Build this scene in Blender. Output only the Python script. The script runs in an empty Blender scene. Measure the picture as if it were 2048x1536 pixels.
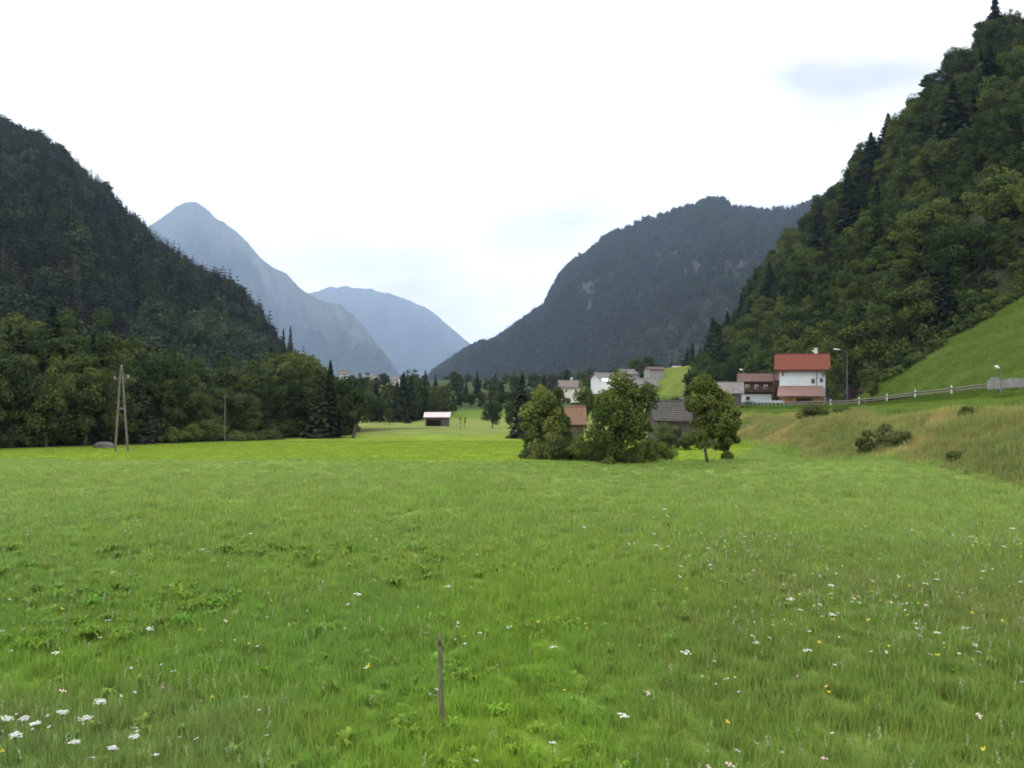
import bpy, math
import numpy as np

# ------------------------------------------------------------------ camera, sky, sun, exposure
S = bpy.context.scene
COL = S.collection
F, HZ, CAMZ = 1750.0, 768.0, 4.2           # focal length and horizon of the photograph in its own pixels, eye height in m
cd = bpy.data.cameras.new('camera'); cam = bpy.data.objects.new('camera', cd); COL.objects.link(cam)
cam.location = (0, 0, CAMZ); cam.rotation_euler = (math.radians(90), 0, 0)
cd.sensor_width = 36; cd.lens = F / 2048 * 36; cd.clip_start = 0.1; cd.clip_end = 60000
S.camera = cam

SUN_AZ, SUN_EL = math.radians(-38), math.radians(48)     # left of the view, high, behind thin cloud
W = bpy.data.worlds.new('World'); S.world = W; W.use_nodes = True
nt = W.node_tree; nt.nodes.clear()
N, L = nt.nodes.new, nt.links.new
out = N('ShaderNodeOutputWorld'); bg = N('ShaderNodeBackground'); bg.inputs['Strength'].default_value = 0.1
sky = N('ShaderNodeTexSky'); sky.sky_type = 'NISHITA'; sky.sun_disc = False
sky.sun_elevation = SUN_EL; sky.sun_rotation = SUN_AZ
tc = N('ShaderNodeTexCoord'); mp = N('ShaderNodeMapping'); mp.inputs['Scale'].default_value = (1.0, 1.0, 2.6)
mp.inputs['Location'].default_value = (3.8705, 1.26996, 12.66)
n1 = N('ShaderNodeTexNoise'); n1.inputs['Scale'].default_value = 2.2; n1.inputs['Detail'].default_value = 5; n1.inputs['Roughness'].default_value = 0.48
r1 = N('ShaderNodeValToRGB')               # cloud brightness: grey undersides to glaring white
r1.color_ramp.elements[0].position = 0.27; r1.color_ramp.elements[0].color = (0.395, 0.398, 0.405, 1)
r1.color_ramp.elements[1].position = 0.475; r1.color_ramp.elements[1].color = (1, 1, 1, 1)
n2 = N('ShaderNodeTexNoise'); n2.inputs['Scale'].default_value = 3.1; n2.inputs['Detail'].default_value = 5
r2 = N('ShaderNodeValToRGB')               # thin places where blue sky shows
r2.color_ramp.elements[0].position = 0.69; r2.color_ramp.elements[0].color = (1, 1, 1, 1)
r2.color_ramp.elements[1].position = 0.88; r2.color_ramp.elements[1].color = (0.45, 0.45, 0.45, 1)
vm = N('ShaderNodeVectorMath'); vm.operation = 'SCALE'; vm.inputs['Scale'].default_value = 32.0
mx = N('ShaderNodeMix'); mx.data_type = 'RGBA'
L(tc.outputs['Generated'], mp.inputs['Vector']); L(mp.outputs['Vector'], n1.inputs['Vector']); L(mp.outputs['Vector'], n2.inputs['Vector'])
L(n1.outputs['Fac'], r1.inputs['Fac']); L(n2.outputs['Fac'], r2.inputs['Fac'])
L(r1.outputs['Color'], vm.inputs[0]); L(r2.outputs['Color'], mx.inputs[0])
L(sky.outputs['Color'], mx.inputs[6]); L(vm.outputs['Vector'], mx.inputs[7])
L(mx.outputs[2], bg.inputs['Color']); L(bg.outputs['Background'], out.inputs['Surface'])

ld = bpy.data.lights.new('sun', 'SUN'); ld.energy = 1.3; ld.angle = math.radians(12); ld.color = (1.0, 0.95, 0.85)
sun = bpy.data.objects.new('sun', ld); COL.objects.link(sun)
sun.rotation_euler = (math.pi / 2 - SUN_EL, 0, math.pi - SUN_AZ)
sun.location = (-60, 80, 120)

S.view_settings.view_transform = 'Standard'; S.view_settings.look = 'None'
S.view_settings.exposure = -0.3; S.view_settings.gamma = 1.0; S.view_settings.use_curve_mapping = False
S.render.engine = 'CYCLES'
cy = S.cycles
cy.use_denoising = True; cy.max_bounces = 4; cy.diffuse_bounces = 2; cy.use_adaptive_sampling = True; cy.adaptive_threshold = 0.02; cy.glossy_bounces = 2
cy.transmission_bounces = 4; cy.transparent_max_bounces = 6; cy.volume_bounces = 0
cy.filter_width = 1.8
cy.sample_clamp_indirect = 6

# ------------------------------------------------------------------ helpers
rng = np.random.default_rng(11)

def hash2(ix, iy, seed):
    h = (ix.astype(np.int64) * 374761393 + iy.astype(np.int64) * 668265263 + seed * 1442695041) & 0xffffffff
    h = ((h ^ (h >> 13)) * 1274126177) & 0xffffffff
    return ((h ^ (h >> 16)) & 0xffffff) / float(0xffffff)

def vnoise(x, y, seed=0):
    x = np.asarray(x, float); y = np.asarray(y, float)
    ix = np.floor(x); iy = np.floor(y); fx = x - ix; fy = y - iy
    fx = fx * fx * (3 - 2 * fx); fy = fy * fy * (3 - 2 * fy)
    a = hash2(ix, iy, seed); b = hash2(ix + 1, iy, seed); c = hash2(ix, iy + 1, seed); d = hash2(ix + 1, iy + 1, seed)
    return (a + (b - a) * fx + (c - a) * fy + (a - b - c + d) * fx * fy) * 2 - 1

def fbm(x, y, seed=0, octv=4):
    s = 0.0; a = 0.5; f = 1.0
    for k in range(octv):
        s = s + a * vnoise(np.asarray(x) * f, np.asarray(y) * f, seed + 17 * k); a *= 0.5; f *= 2.03
    return s

def sstep(a, b, x):
    t = np.clip((np.asarray(x, float) - a) / (b - a), 0, 1); return t * t * (3 - 2 * t)

def P(px, py, d):
    return np.array([(px - 1024) / F * d, d, CAMZ - (py - HZ) / F * d])

def link(o, parent=None):
    COL.objects.link(o)
    if parent is not None: o.parent = parent
    return o

def mesh(name, v, f, mats, smooth=False, attrs=None, mi=None):
    me = bpy.data.meshes.new(name)
    v = np.asarray(v, np.float32).reshape(-1, 3)
    if isinstance(f, np.ndarray):
        k = f.shape[1]; n = len(f)
        me.vertices.add(len(v)); me.vertices.foreach_set('co', v.ravel())
        me.loops.add(n * k); me.loops.foreach_set('vertex_index', f.astype(np.int32).ravel())
        me.polygons.add(n); me.polygons.foreach_set('loop_start', np.arange(0, n * k, k, dtype=np.int32))
        me.update(calc_edges=True)
    else:
        me.from_pydata([tuple(map(float, p)) for p in v], [], [tuple(int(i) for i in q) for q in f])
    for m in (mats if isinstance(mats, (list, tuple)) else [mats]): me.materials.append(m)
    if mi is not None: me.polygons.foreach_set('material_index', np.asarray(mi, np.int32))
    if smooth: me.polygons.foreach_set('use_smooth', np.ones(len(me.polygons), bool))
    for an, (typ, val) in (attrs or {}).items():
        at = me.attributes.new(an, typ, 'POINT')
        if typ == 'FLOAT': at.data.foreach_set('value', np.asarray(val, np.float32).ravel())
        else: at.data.foreach_set('color', np.asarray(val, np.float32).ravel())
    me.update()
    return me

def tag(o, label=None, cat=None, group=None, kind=None):
    if label: o['label'] = label
    if cat: o['category'] = cat
    if group: o['group'] = group
    if kind: o['kind'] = kind
    return o

def empty(name, loc, rz=0.0, label=None, cat=None, group=None, scale=1.0):
    o = bpy.data.objects.new(name, None); COL.objects.link(o)
    o.location = tuple(float(c) for c in loc); o.rotation_euler = (0, 0, rz)
    o.scale = (scale,) * 3 if np.isscalar(scale) else tuple(scale)
    o.empty_display_size = 0.2
    return tag(o, label, cat, group)

class MB:
    def __init__(self): self.v = []; self.f = []
    def add(self, v, f):
        b = len(self.v); self.v += [tuple(p) for p in v]; self.f += [tuple(i + b for i in q) for q in f]; return self
    def box(self, c, s, rz=0.0):
        x, y, z = [k / 2 for k in s]; ca, sa = math.cos(rz), math.sin(rz)
        v = []
        for dz in (-z, z):
            for dx, dy in ((-x, -y), (x, -y), (x, y), (-x, y)):
                v.append((c[0] + dx * ca - dy * sa, c[1] + dx * sa + dy * ca, c[2] + dz))
        return self.add(v, [(3, 2, 1, 0), (4, 5, 6, 7), (0, 1, 5, 4), (1, 2, 6, 5), (2, 3, 7, 6), (3, 0, 4, 7)])
    def tube(self, pts, rad, n=8, cap=True):
        pts = [np.array(p, float) for p in pts]; b = []; v = []
        for i, p in enumerate(pts):
            t = pts[min(i + 1, len(pts) - 1)] - pts[max(i - 1, 0)]; t /= (np.linalg.norm(t) + 1e-9)
            u = np.cross(t, (0, 0, 1.0)) if abs(t[2]) < 0.9 else np.cross(t, (1.0, 0, 0)); u /= np.linalg.norm(u); w = np.cross(t, u)
            for k in range(n):
                a = 2 * math.pi * k / n; v.append(p + rad[i] * (u * math.cos(a) + w * math.sin(a)))
        f = []
        for i in range(len(pts) - 1):
            for k in range(n): f.append((i * n + k, i * n + (k + 1) % n, (i + 1) * n + (k + 1) % n, (i + 1) * n + k))
        if cap: f.append(tuple(range(n - 1, -1, -1))); f.append(tuple((len(pts) - 1) * n + k for k in range(n)))
        return self.add(v, f)
    def slab(self, quad, th):
        q = [np.array(p, float) for p in quad]; n = np.cross(q[1] - q[0], q[3] - q[0]); n /= np.linalg.norm(n)
        v = q + [p - n * th for p in q]
        return self.add(v, [(0, 1, 2, 3), (7, 6, 5, 4), (1, 0, 4, 5), (2, 1, 5, 6), (3, 2, 6, 7), (0, 3, 7, 4)])
    def build(self, name, mat, parent=None, smooth=False, loc=None):
        o = bpy.data.objects.new(name, mesh(name, self.v, self.f, mat, smooth)); link(o, parent)
        if loc is not None: o.location = tuple(float(c) for c in loc)
        return o

# ------------------------------------------------------------------ materials
def newmat(name):
    m = bpy.data.materials.new(name); m.use_nodes = True; t = m.node_tree; t.nodes.clear()
    o = t.nodes.new('ShaderNodeOutputMaterial'); return m, t, o

def surf(name, c1, c2, rough=0.85, scale=3.0, detail=5, bump=0.0, stretch=(1, 1, 1), metal=0.0, coord='Object', spec=0.3):
    m, t, o = newmat(name); n = t.nodes.new; l = t.links.new
    b = n('ShaderNodeBsdfPrincipled'); b.inputs['Roughness'].default_value = rough; b.inputs['Metallic'].default_value = metal
    b.inputs['Specular IOR Level'].default_value = spec
    tcn = n('ShaderNodeTexCoord'); mpn = n('ShaderNodeMapping'); mpn.inputs['Scale'].default_value = stretch
    nz = n('ShaderNodeTexNoise'); nz.inputs['Scale'].default_value = scale; nz.inputs['Detail'].default_value = detail
    rp = n('ShaderNodeValToRGB'); rp.color_ramp.elements[0].position = 0.32; rp.color_ramp.elements[1].position = 0.68
    rp.color_ramp.elements[0].color = (*c1, 1); rp.color_ramp.elements[1].color = (*c2, 1)
    l(tcn.outputs[coord], mpn.inputs['Vector']); l(mpn.outputs['Vector'], nz.inputs['Vector']); l(nz.outputs['Fac'], rp.inputs['Fac'])
    l(rp.outputs['Color'], b.inputs['Base Color'])
    if bump:
        bp = n('ShaderNodeBump'); bp.inputs['Strength'].default_value = bump; bp.inputs['Distance'].default_value = 0.05
        l(nz.outputs['Fac'], bp.inputs['Height']); l(bp.outputs['Normal'], b.inputs['Normal'])
    l(b.outputs['BSDF'], o.inputs['Surface']); return m

def leafmat(name, dark, mid, light, trans=0.3, rnd=0.5, inst=False):
    """leaf colour from a per-clump tint and a per-plant random value; diffuse plus translucent"""
    m, t, o = newmat(name); n = t.nodes.new; l = t.links.new
    at = n('ShaderNodeAttribute'); at.attribute_name = 'tint'
    oi = n('ShaderNodeObjectInfo')
    ma = n('ShaderNodeMath'); ma.operation = 'MULTIPLY_ADD'; ma.inputs[1].default_value = rnd; ma.inputs[2].default_value = -rnd / 2
    ad = n('ShaderNodeMath'); ad.operation = 'ADD'
    rp = n('ShaderNodeValToRGB'); e = rp.color_ramp.elements
    e[0].position = 0.05; e[0].color = (*dark, 1); e[1].position = 0.95; e[1].color = (*light, 1)
    k = e.new(0.5); k.color = (*mid, 1)
    d = n('ShaderNodeBsdfDiffuse'); tr = n('ShaderNodeBsdfTranslucent'); mxs = n('ShaderNodeMixShader'); mxs.inputs[0].default_value = trans
    l(oi.outputs['Random'], ma.inputs[0]); l(at.outputs['Fac'], ad.inputs[0]); l(ma.outputs[0], ad.inputs[1])
    l(ad.outputs[0], rp.inputs['Fac']); l(rp.outputs['Color'], d.inputs['Color']); l(rp.outputs['Color'], tr.inputs['Color'])
    l(d.outputs[0], mxs.inputs[1]); l(tr.outputs[0], mxs.inputs[2]); l(mxs.outputs[0], o.inputs['Surface']); return m

def blademat(name, gain=1.0, trans=0.35):
    """grass blades: colour carried by the scatter point they grow from"""
    m, t, o = newmat(name); n = t.nodes.new; l = t.links.new
    at = n('ShaderNodeAttribute'); at.attribute_type = 'INSTANCER'; at.attribute_name = 'tintc'
    a2 = n('ShaderNodeAttribute'); a2.attribute_name = 'tint'
    ml = n('ShaderNodeMath'); ml.operation = 'MULTIPLY_ADD'; ml.inputs[1].default_value = 0.5 * gain; ml.inputs[2].default_value = 0.75 * gain
    sc = n('ShaderNodeVectorMath'); sc.operation = 'SCALE'
    d = n('ShaderNodeBsdfDiffuse'); tr = n('ShaderNodeBsdfTranslucent'); mxs = n('ShaderNodeMixShader'); mxs.inputs[0].default_value = trans
    l(a2.outputs['Fac'], ml.inputs[0]); l(at.outputs['Color'], sc.inputs[0]); l(ml.outputs[0], sc.inputs['Scale'])
    l(sc.outputs['Vector'], d.inputs['Color']); l(sc.outputs['Vector'], tr.inputs['Color'])
    l(d.outputs[0], mxs.inputs[1]); l(tr.outputs[0], mxs.inputs[2]); l(mxs.outputs[0], o.inputs['Surface']); return m

def groundmat(name, scales=(0.25, 2.5, 14.0), amt=(0.22, 0.25, 0.25), bump=0.4, dist=0.08):
    """albedo from the mesh's own 'tintc' attribute with procedural mottling on top"""
    m, t, o = newmat(name); n = t.nodes.new; l = t.links.new
    at = n('ShaderNodeAttribute'); at.attribute_name = 'tintc'
    tcn = n('ShaderNodeTexCoord'); cur = None; last = None
    for s, a in zip(scales, amt):
        nz = n('ShaderNodeTexNoise'); nz.inputs['Scale'].default_value = s; nz.inputs['Detail'].default_value = 4
        l(tcn.outputs['Object'], nz.inputs['Vector'])
        mr = n('ShaderNodeMapRange'); mr.inputs['From Min'].default_value = 0.25; mr.inputs['From Max'].default_value = 0.75
        mr.inputs['To Min'].default_value = 1 - a; mr.inputs['To Max'].default_value = 1 + a
        l(nz.outputs['Fac'], mr.inputs['Value']); last = nz
        if cur is None: cur = mr.outputs[0]
        else:
            mu = n('ShaderNodeMath'); mu.operation = 'MULTIPLY'; l(cur, mu.inputs[0]); l(mr.outputs[0], mu.inputs[1]); cur = mu.outputs[0]
    sc = n('ShaderNodeVectorMath'); sc.operation = 'SCALE'; l(at.outputs['Color'], sc.inputs[0]); l(cur, sc.inputs['Scale'])
    d = n('ShaderNodeBsdfDiffuse'); d.inputs['Roughness'].default_value = 0.6
    bp = n('ShaderNodeBump'); bp.inputs['Strength'].default_value = bump; bp.inputs['Distance'].default_value = dist
    l(last.outputs['Fac'], bp.inputs['Height']); l(bp.outputs['Normal'], d.inputs['Normal'])
    l(sc.outputs['Vector'], d.inputs['Color']); l(d.outputs[0], o.inputs['Surface']); return m

M = {}
M['ground'] = groundmat('meadow_turf')
M['hillsoil'] = groundmat('hill_undergrowth', (0.02, 0.15, 0.8), (0.2, 0.3, 0.35), 0.6, 0.8)
M['mount'] = groundmat('mountain_flank', (0.0012, 0.006, 0.03), (0.22, 0.28, 0.3), 0.8, 14.0)
M['blade'] = blademat('grass_blade', 1.0, 0.45)
M['bark'] = surf('bark', (0.05, 0.04, 0.03), (0.12, 0.10, 0.08), 0.9, 6, bump=0.4, stretch=(3, 3, 0.6))
M['leaf_orchard'] = leafmat('orchard_leaf', (0.05, 0.075, 0.022), (0.105, 0.135, 0.034), (0.19, 0.205, 0.055), rnd=0.25)
M['leaf_broad'] = leafmat('broad_leaf', (0.026, 0.042, 0.019), (0.054, 0.076, 0.027), (0.105, 0.125, 0.036), rnd=0.6)
M['leaf_slope'] = leafmat('slope_leaf', (0.026, 0.044, 0.017), (0.058, 0.086, 0.025), (0.115, 0.142, 0.036), rnd=0.8)
M['needle'] = leafmat('conifer_needle', (0.016, 0.027, 0.017), (0.03, 0.043, 0.024), (0.055, 0.065, 0.033), 0.15, rnd=0.6)
M['needle_far'] = leafmat('far_conifer_needle', (0.010, 0.015, 0.011), (0.020, 0.026, 0.017), (0.040, 0.044, 0.025), 0.12, rnd=0.75)
M['leaf_far'] = leafmat('far_broad_leaf', (0.025, 0.038, 0.022), (0.042, 0.058, 0.03), (0.07, 0.088, 0.038), 0.2, rnd=0.6)
M['leaf_bush'] = leafmat('bush_leaf', (0.04, 0.062, 0.02), (0.082, 0.112, 0.034), (0.14, 0.168, 0.05), rnd=0.5)
M['leaf_bank'] = leafmat('bank_bush_leaf', (0.06, 0.075, 0.026), (0.105, 0.122, 0.040), (0.155, 0.165, 0.058), rnd=0.4)
M['leaf_brown'] = leafmat('brown_bush_leaf', (0.03, 0.02, 0.02), (0.06, 0.04, 0.035), (0.09, 0.06, 0.05), rnd=0.3)
M['leaf_dock'] = leafmat('dock_leaf', (0.05, 0.10, 0.02), (0.09, 0.18, 0.03), (0.17, 0.26, 0.05), 0.35, rnd=0.5)
M['old_wood'] = surf('weathered_grey_timber', (0.045, 0.039, 0.032), (0.105, 0.093, 0.078), 0.9, 5, bump=0.5, stretch=(4, 4, 0.5))
M['dark_wood'] = surf('dark_brown_timber', (0.045, 0.026, 0.018), (0.10, 0.06, 0.04), 0.85, 5, bump=0.4, stretch=(4, 4, 0.5))
M['shingle'] = surf('weathered_shingle', (0.038, 0.034, 0.030), (0.092, 0.083, 0.074), 0.9, 4, 7, bump=0.7, stretch=(3, 1, 1))
M['stake'] = surf('stake_wood', (0.075, 0.067, 0.038), (0.17, 0.155, 0.095), 0.9, 14, bump=0.6, stretch=(3, 3, 0.4))
M['pole'] = surf('grey_pole_timber', (0.085, 0.075, 0.06), (0.15, 0.13, 0.105), 0.9, 4, bump=0.3, stretch=(4, 4, 0.4))
M['white_wall'] = surf('white_render', (0.46, 0.52, 0.535), (0.54, 0.585, 0.59), 0.9, 0.8)
M['bright_wall'] = surf('bright_white_render', (0.66, 0.68, 0.66), (0.76, 0.77, 0.75), 0.9, 0.8)
M['cream_wall'] = surf('cream_render', (0.55, 0.52, 0.44), (0.66, 0.62, 0.54), 0.9, 0.8)
M['grey_wall'] = surf('grey_render', (0.24, 0.235, 0.22), (0.32, 0.31, 0.29), 0.9, 1.0)
M['red_roof'] = surf('red_tile_roof', (0.105, 0.023, 0.010), (0.14, 0.032, 0.014), 0.8, 2.5, bump=0.3, stretch=(4, 1, 1))
M['pink_roof'] = surf('faded_red_roof', (0.18, 0.105, 0.092), (0.24, 0.145, 0.125), 0.85, 2.0, bump=0.3, stretch=(4, 1, 1))
M['orange_roof'] = surf('orange_tile_roof', (0.125, 0.072, 0.046), (0.175, 0.102, 0.066), 0.85, 2.0, bump=0.3, stretch=(4, 1, 1))
M['dull_roof'] = surf('dull_pinkish_roof', (0.12, 0.095, 0.085), (0.17, 0.135, 0.12), 0.85, 2.0, bump=0.3)
M['grey_roof'] = surf('grey_roof', (0.11, 0.10, 0.095), (0.18, 0.165, 0.155), 0.85, 1.5, bump=0.3)
M['brown_roof'] = surf('brown_roof', (0.075, 0.04, 0.032), (0.12, 0.068, 0.055), 0.85, 2, bump=0.3)
M['tin_roof'] = surf('pale_tin_roof', (0.42, 0.34, 0.34), (0.52, 0.44, 0.44), 0.6, 2)
M['orange_wood'] = surf('orange_stained_timber', (0.22, 0.10, 0.03), (0.34, 0.17, 0.05), 0.8, 4, stretch=(1, 1, 0.5))
M['glass'] = surf('dark_glass', (0.015, 0.018, 0.02), (0.03, 0.035, 0.04), 0.15, 1, spec=0.6)
M['opening_shade'] = surf('painted_opening_shade', (0.012, 0.011, 0.010), (0.02, 0.018, 0.016), 0.95, 1)  # near-black colour standing in for the shade inside openings
M['concrete'] = surf('concrete', (0.15, 0.147, 0.14), (0.24, 0.235, 0.22), 0.9, 1.5, bump=0.2)
M['asphalt'] = surf('asphalt', (0.05, 0.05, 0.05), (0.075, 0.075, 0.075), 0.9, 2.0, bump=0.2)
M['zinc'] = surf('galvanised_steel', (0.32, 0.33, 0.34), (0.42, 0.43, 0.44), 0.5, 2, metal=0.3)
M['lamp_pole'] = surf('grey_painted_pole', (0.10, 0.105, 0.105), (0.14, 0.145, 0.145), 0.6, 2)
M['rail_wood'] = surf('fence_rail_timber', (0.12, 0.105, 0.085), (0.22, 0.20, 0.17), 0.9, 4, stretch=(1, 1, 3))
M['white_paint'] = surf('white_paint', (0.74, 0.74, 0.72), (0.82, 0.82, 0.80), 0.6, 3)
M['post_white'] = surf('weathered_white_paint', (0.48, 0.48, 0.46), (0.58, 0.58, 0.56), 0.7, 3)
M['black_band'] = surf('black_reflector_band', (0.02, 0.02, 0.02), (0.03, 0.03, 0.03), 0.5, 3)
M['tarp'] = surf('pale_grey_sheet', (0.06, 0.065, 0.055), (0.10, 0.10, 0.09), 0.8, 1.5, bump=0.3)
M['stone'] = surf('pale_stone', (0.26, 0.26, 0.24), (0.42, 0.41, 0.38), 0.9, 2, bump=0.4)
M['petal_white'] = surf('white_floret', (0.42, 0.44, 0.38), (0.56, 0.57, 0.50), 0.9, 20)
M['petal_cream'] = surf('cream_seedhead', (0.26, 0.27, 0.16), (0.38, 0.38, 0.24), 0.9, 20)
M['petal_yellow'] = surf('yellow_petal', (0.55, 0.42, 0.03), (0.70, 0.55, 0.05), 0.8, 20)
M['petal_pink'] = surf('pale_pink_floret', (0.5, 0.36, 0.34), (0.62, 0.46, 0.42), 0.8, 20)
M['stem'] = surf('green_stem', (0.06, 0.11, 0.025), (0.10, 0.16, 0.04), 0.8, 8)

# ------------------------------------------------------------------ terrain
PD = [-60, 0, 44, 47, 53, 60, 98, 101, 130, 165, 200, 230, 260, 300, 400, 700, 1000, 2500, 16000]
PZ = [0.1, 0.0, 0.02, -0.05, -0.62, -1.0, -2.15, -2.5, -3.0, -3.75, -4.2, -3.9, -3.2, -2.2, -1.0, 3, 8, 15, 60]
RD = [-60, 0, 60, 79, 92, 109, 130, 155, 200, 280, 400, 700, 1000, 2500, 16000]
RZ = [7, 5.6, 4.3, 3.4, 2.75, 2.05, 1.35, 0.75, 0.3, 0.9, 2.6, 6, 10, 17, 62]

def ground(x, y):
    x = np.asarray(x, float); y = np.asarray(y, float)
    zc = np.interp(y, PD, PZ)
    zc = zc + 0.10 * fbm(x / 9, y / 11, 3) * sstep(0, 20, y) + 0.5 * fbm(x / 60, y / 60, 5) * sstep(90, 220, y)
    zc = zc + 0.22 * vnoise(x / 26 + 0.4, y / 15, 9)
    zr = np.interp(y, RD, RZ)
    base = 22 + 1.0 * fbm(0 * x + 2.2, y / 14, 21) + 2.5 * sstep(60, 100, y) + 1.8 * vnoise(x * 0 + 0.7, y / 21, 33)
    u = x - base
    prof = np.interp(u, [-1.0, 0.2, 1.5, 4.5, 6.5, 9.5, 14, 18], [0, 0.02, 0.14, 0.47, 0.57, 0.66, 0.84, 1.0])
    # a slumped hollow in the bank
    bump = sstep(0, 2, u) * (1 - sstep(8, 14, u)) * (1 - sstep(130, 160, y))
    prof = prof + bump * (0.12 * fbm(x / 3.2, y / 5.5, 41) + 0.05 * fbm(x / 1.2, y / 1.6, 42))
    hol = np.exp(-(((x - 29.5) / 1.9) ** 2 + ((y - 86) / 3.2) ** 2)); prof = prof - 0.26 * hol
    z = zc + (zr - zc) * prof
    xs = np.interp(y, [0, 100, 130, 150, 180, 230, 280, 420, 800], [45.5, 46, 49, 60, 63, 56, 43, 48, 120])
    sl = np.interp(y, [0, 60, 135, 180, 280, 800], [0.56, 0.58, 0.62, 0.5, 0.62, 0.3])
    cap = np.interp(y, [0, 170, 225, 2000], [70, 70, 15, 15]); up = np.maximum(0, x - xs); z = z + sl * np.minimum(up, cap) * sstep(0, 5, up) + 0.3 * fbm(x / 12, y / 12, 51) * sstep(2, 10, up)
    return z

def field_edge(x): x = np.asarray(x, float); return 46.0 + 0.5 * np.maximum(0, -x - 5) + 2.5 * np.maximum(0, x - 9) + 0.8 * vnoise(x / 4.0, 0 * x, 13)

def field_color(x, y):
    """albedo of the sward: kind of grass, mown or not, dry or lush"""
    x = np.asarray(x, float); y = np.asarray(y, float)
    def c(*a): return np.array(a)
    a = fbm(x / 7, y / 7, 61); b = fbm(x / 2.2, y / 2.6, 67, 3); g = fbm(x / 30, y / 18, 71)
    col = c(0.118, 0.192, 0.031)[None] * np.ones((x.size, 1))
    def mix(col, k, to): k = np.clip(k, 0, 1)[:, None]; return col * (1 - k) + np.array(to)[None] * k
    xr, yr, ar, br, gr = x.ravel(), y.ravel(), a.ravel(), b.ravel(), g.ravel()
    col = mix(col, 0.7 * sstep(0.0, 0.35, ar), (0.104, 0.180, 0.036))
    col = mix(col, 0.8 * sstep(0.05, 0.4, -ar), (0.135, 0.205, 0.030))
    # drier, herb-rich ground to the right in front
    ol = sstep(0.05, 0.28, xr / np.maximum(yr, 1) + 0.10 * ar) * (1 - sstep(20, 26, yr + 2 * br))
    col = mix(col, 0.75 * ol, (0.120, 0.165, 0.038))
    col = mix(col, 0.45 * ol * sstep(0.0, 0.3, br), (0.150, 0.160, 0.060))
    # lusher strip through the middle
    st = np.exp(-((xr - 0.02 * yr + 0.2 + 0.5 * br) / (0.7 + 0.035 * yr)) ** 2) * (1 - sstep(18, 30, yr))
    col = mix(col, 0.5 * st, (0.140, 0.220, 0.022))
    tr = np.exp(-((xr - (0.02 * yr - 0.06) - 0.05 * br) / 0.10) ** 2) * sstep(9, 12, yr) * (1 - sstep(24, 32, yr))
    col = mix(col, 0.5 * tr, (0.06, 0.10, 0.016))
    # bottom left: thin, greyish sward
    bl = sstep(-1.8, -4.0, xr + 0.8 * br) * (1 - sstep(10.5, 12.5, yr + br))
    col = mix(col, 0.5 * bl, (0.125, 0.155, 0.062))
    pal = sstep(12, 26, yr) * (1 - sstep(0, 1, yr - field_edge(xr))) * (0.65 + 0.35 * sstep(-0.2, 0.3, gr + 0.4 * br))
    col = mix(col, 0.85 * pal, (0.158, 0.214, 0.058))
    # mown fields behind the lip
    edge = field_edge(xr) + 0.6 * ar
    m1 = sstep(0, 1.5, yr - edge) * (1 - sstep(98, 101, yr))
    col = mix(col, 0.9 * m1, (0.172, 0.236, 0.030))
    col = mix(col, 0.6 * m1 * sstep(0.0, 0.4, br), (0.15, 0.225, 0.033))
    m2 = sstep(97, 99, yr + 0.8 * ar) * (1 - sstep(100.5, 102.5, yr + 0.8 * ar)) * (1 - sstep(5, 10, xr))
    col = mix(col, 0.9 * sstep(102, 106, yr), (0.165, 0.225, 0.035))
    col = mix(col, 0.8 * sstep(116, 124, yr), (0.17, 0.20, 0.065))
    col = mix(col, 0.85 * m2, (0.075, 0.11, 0.022))
    col = mix(col, 0.9 * sstep(205, 225, yr), (0.10, 0.165, 0.03))
    # right-hand bank and slope
    base = 22 + 1.0 * fbm(0 * xr + 2.2, yr / 14, 21) + 2.5 * sstep(60, 100, yr) + 1.8 * vnoise(xr * 0 + 0.7, yr / 21, 33)
    u = xr - base
    dry = sstep(-0.6, 0.9, u + 1.2 * br) * (1 - sstep(6.0, 8.6, u + 1.6 * br)) * (1 - sstep(112, 130, yr)) * sstep(5, 30, yr)
    col = mix(col, dry, (0.165, 0.170, 0.056))
    col = mix(col, dry * 0.85 * sstep(-0.05, 0.3, fbm(xr / 3.5, yr / 6, 81)), (0.12, 0.145, 0.045))
    col = mix(col, dry * 0.9 * sstep(0.1, 0.35, fbm(xr / 4.5, yr / 5, 87)), (0.26, 0.215, 0.085))
    slope = sstep(6.5, 9.5, u + br)
    col = mix(col, slope, (0.062, 0.097, 0.017))
    col = mix(col, slope * 0.6 * sstep(0.0, 0.35, fbm(xr / 6, yr / 25, 91)), (0.085, 0.122, 0.026))
    up_ = sstep(45, 50, xr)
    col = mix(col, up_ * 0.55 * sstep(0.02, 0.3, fbm(xr / 2.2 + yr / 9, yr / 3.5, 93)), (0.082, 0.112, 0.028))
    col = mix(col, up_ * 0.5 * sstep(0.1, 0.4, fbm(xr / 8, yr / 8, 95)), (0.055, 0.092, 0.016))
    col = mix(col, up_ * 0.35 * sstep(0.5, 0.9, np.sin(xr * 1.15 + 0.12 * yr + 1.5 * ar)), (0.092, 0.12, 0.032))
    far = sstep(240, 270, yr) * sstep(36, 44, xr); col = mix(col, far, (0.13, 0.165, 0.035))
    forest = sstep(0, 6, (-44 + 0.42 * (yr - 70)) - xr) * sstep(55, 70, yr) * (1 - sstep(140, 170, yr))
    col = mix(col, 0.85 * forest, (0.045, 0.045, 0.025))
    col = mix(col, sstep(238, 275, yr) * (1 - sstep(30, 38, xr)), (0.05, 0.07, 0.03))
    col = mix(col, sstep(350, 500, yr), (0.05, 0.07, 0.03))
    return col

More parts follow.
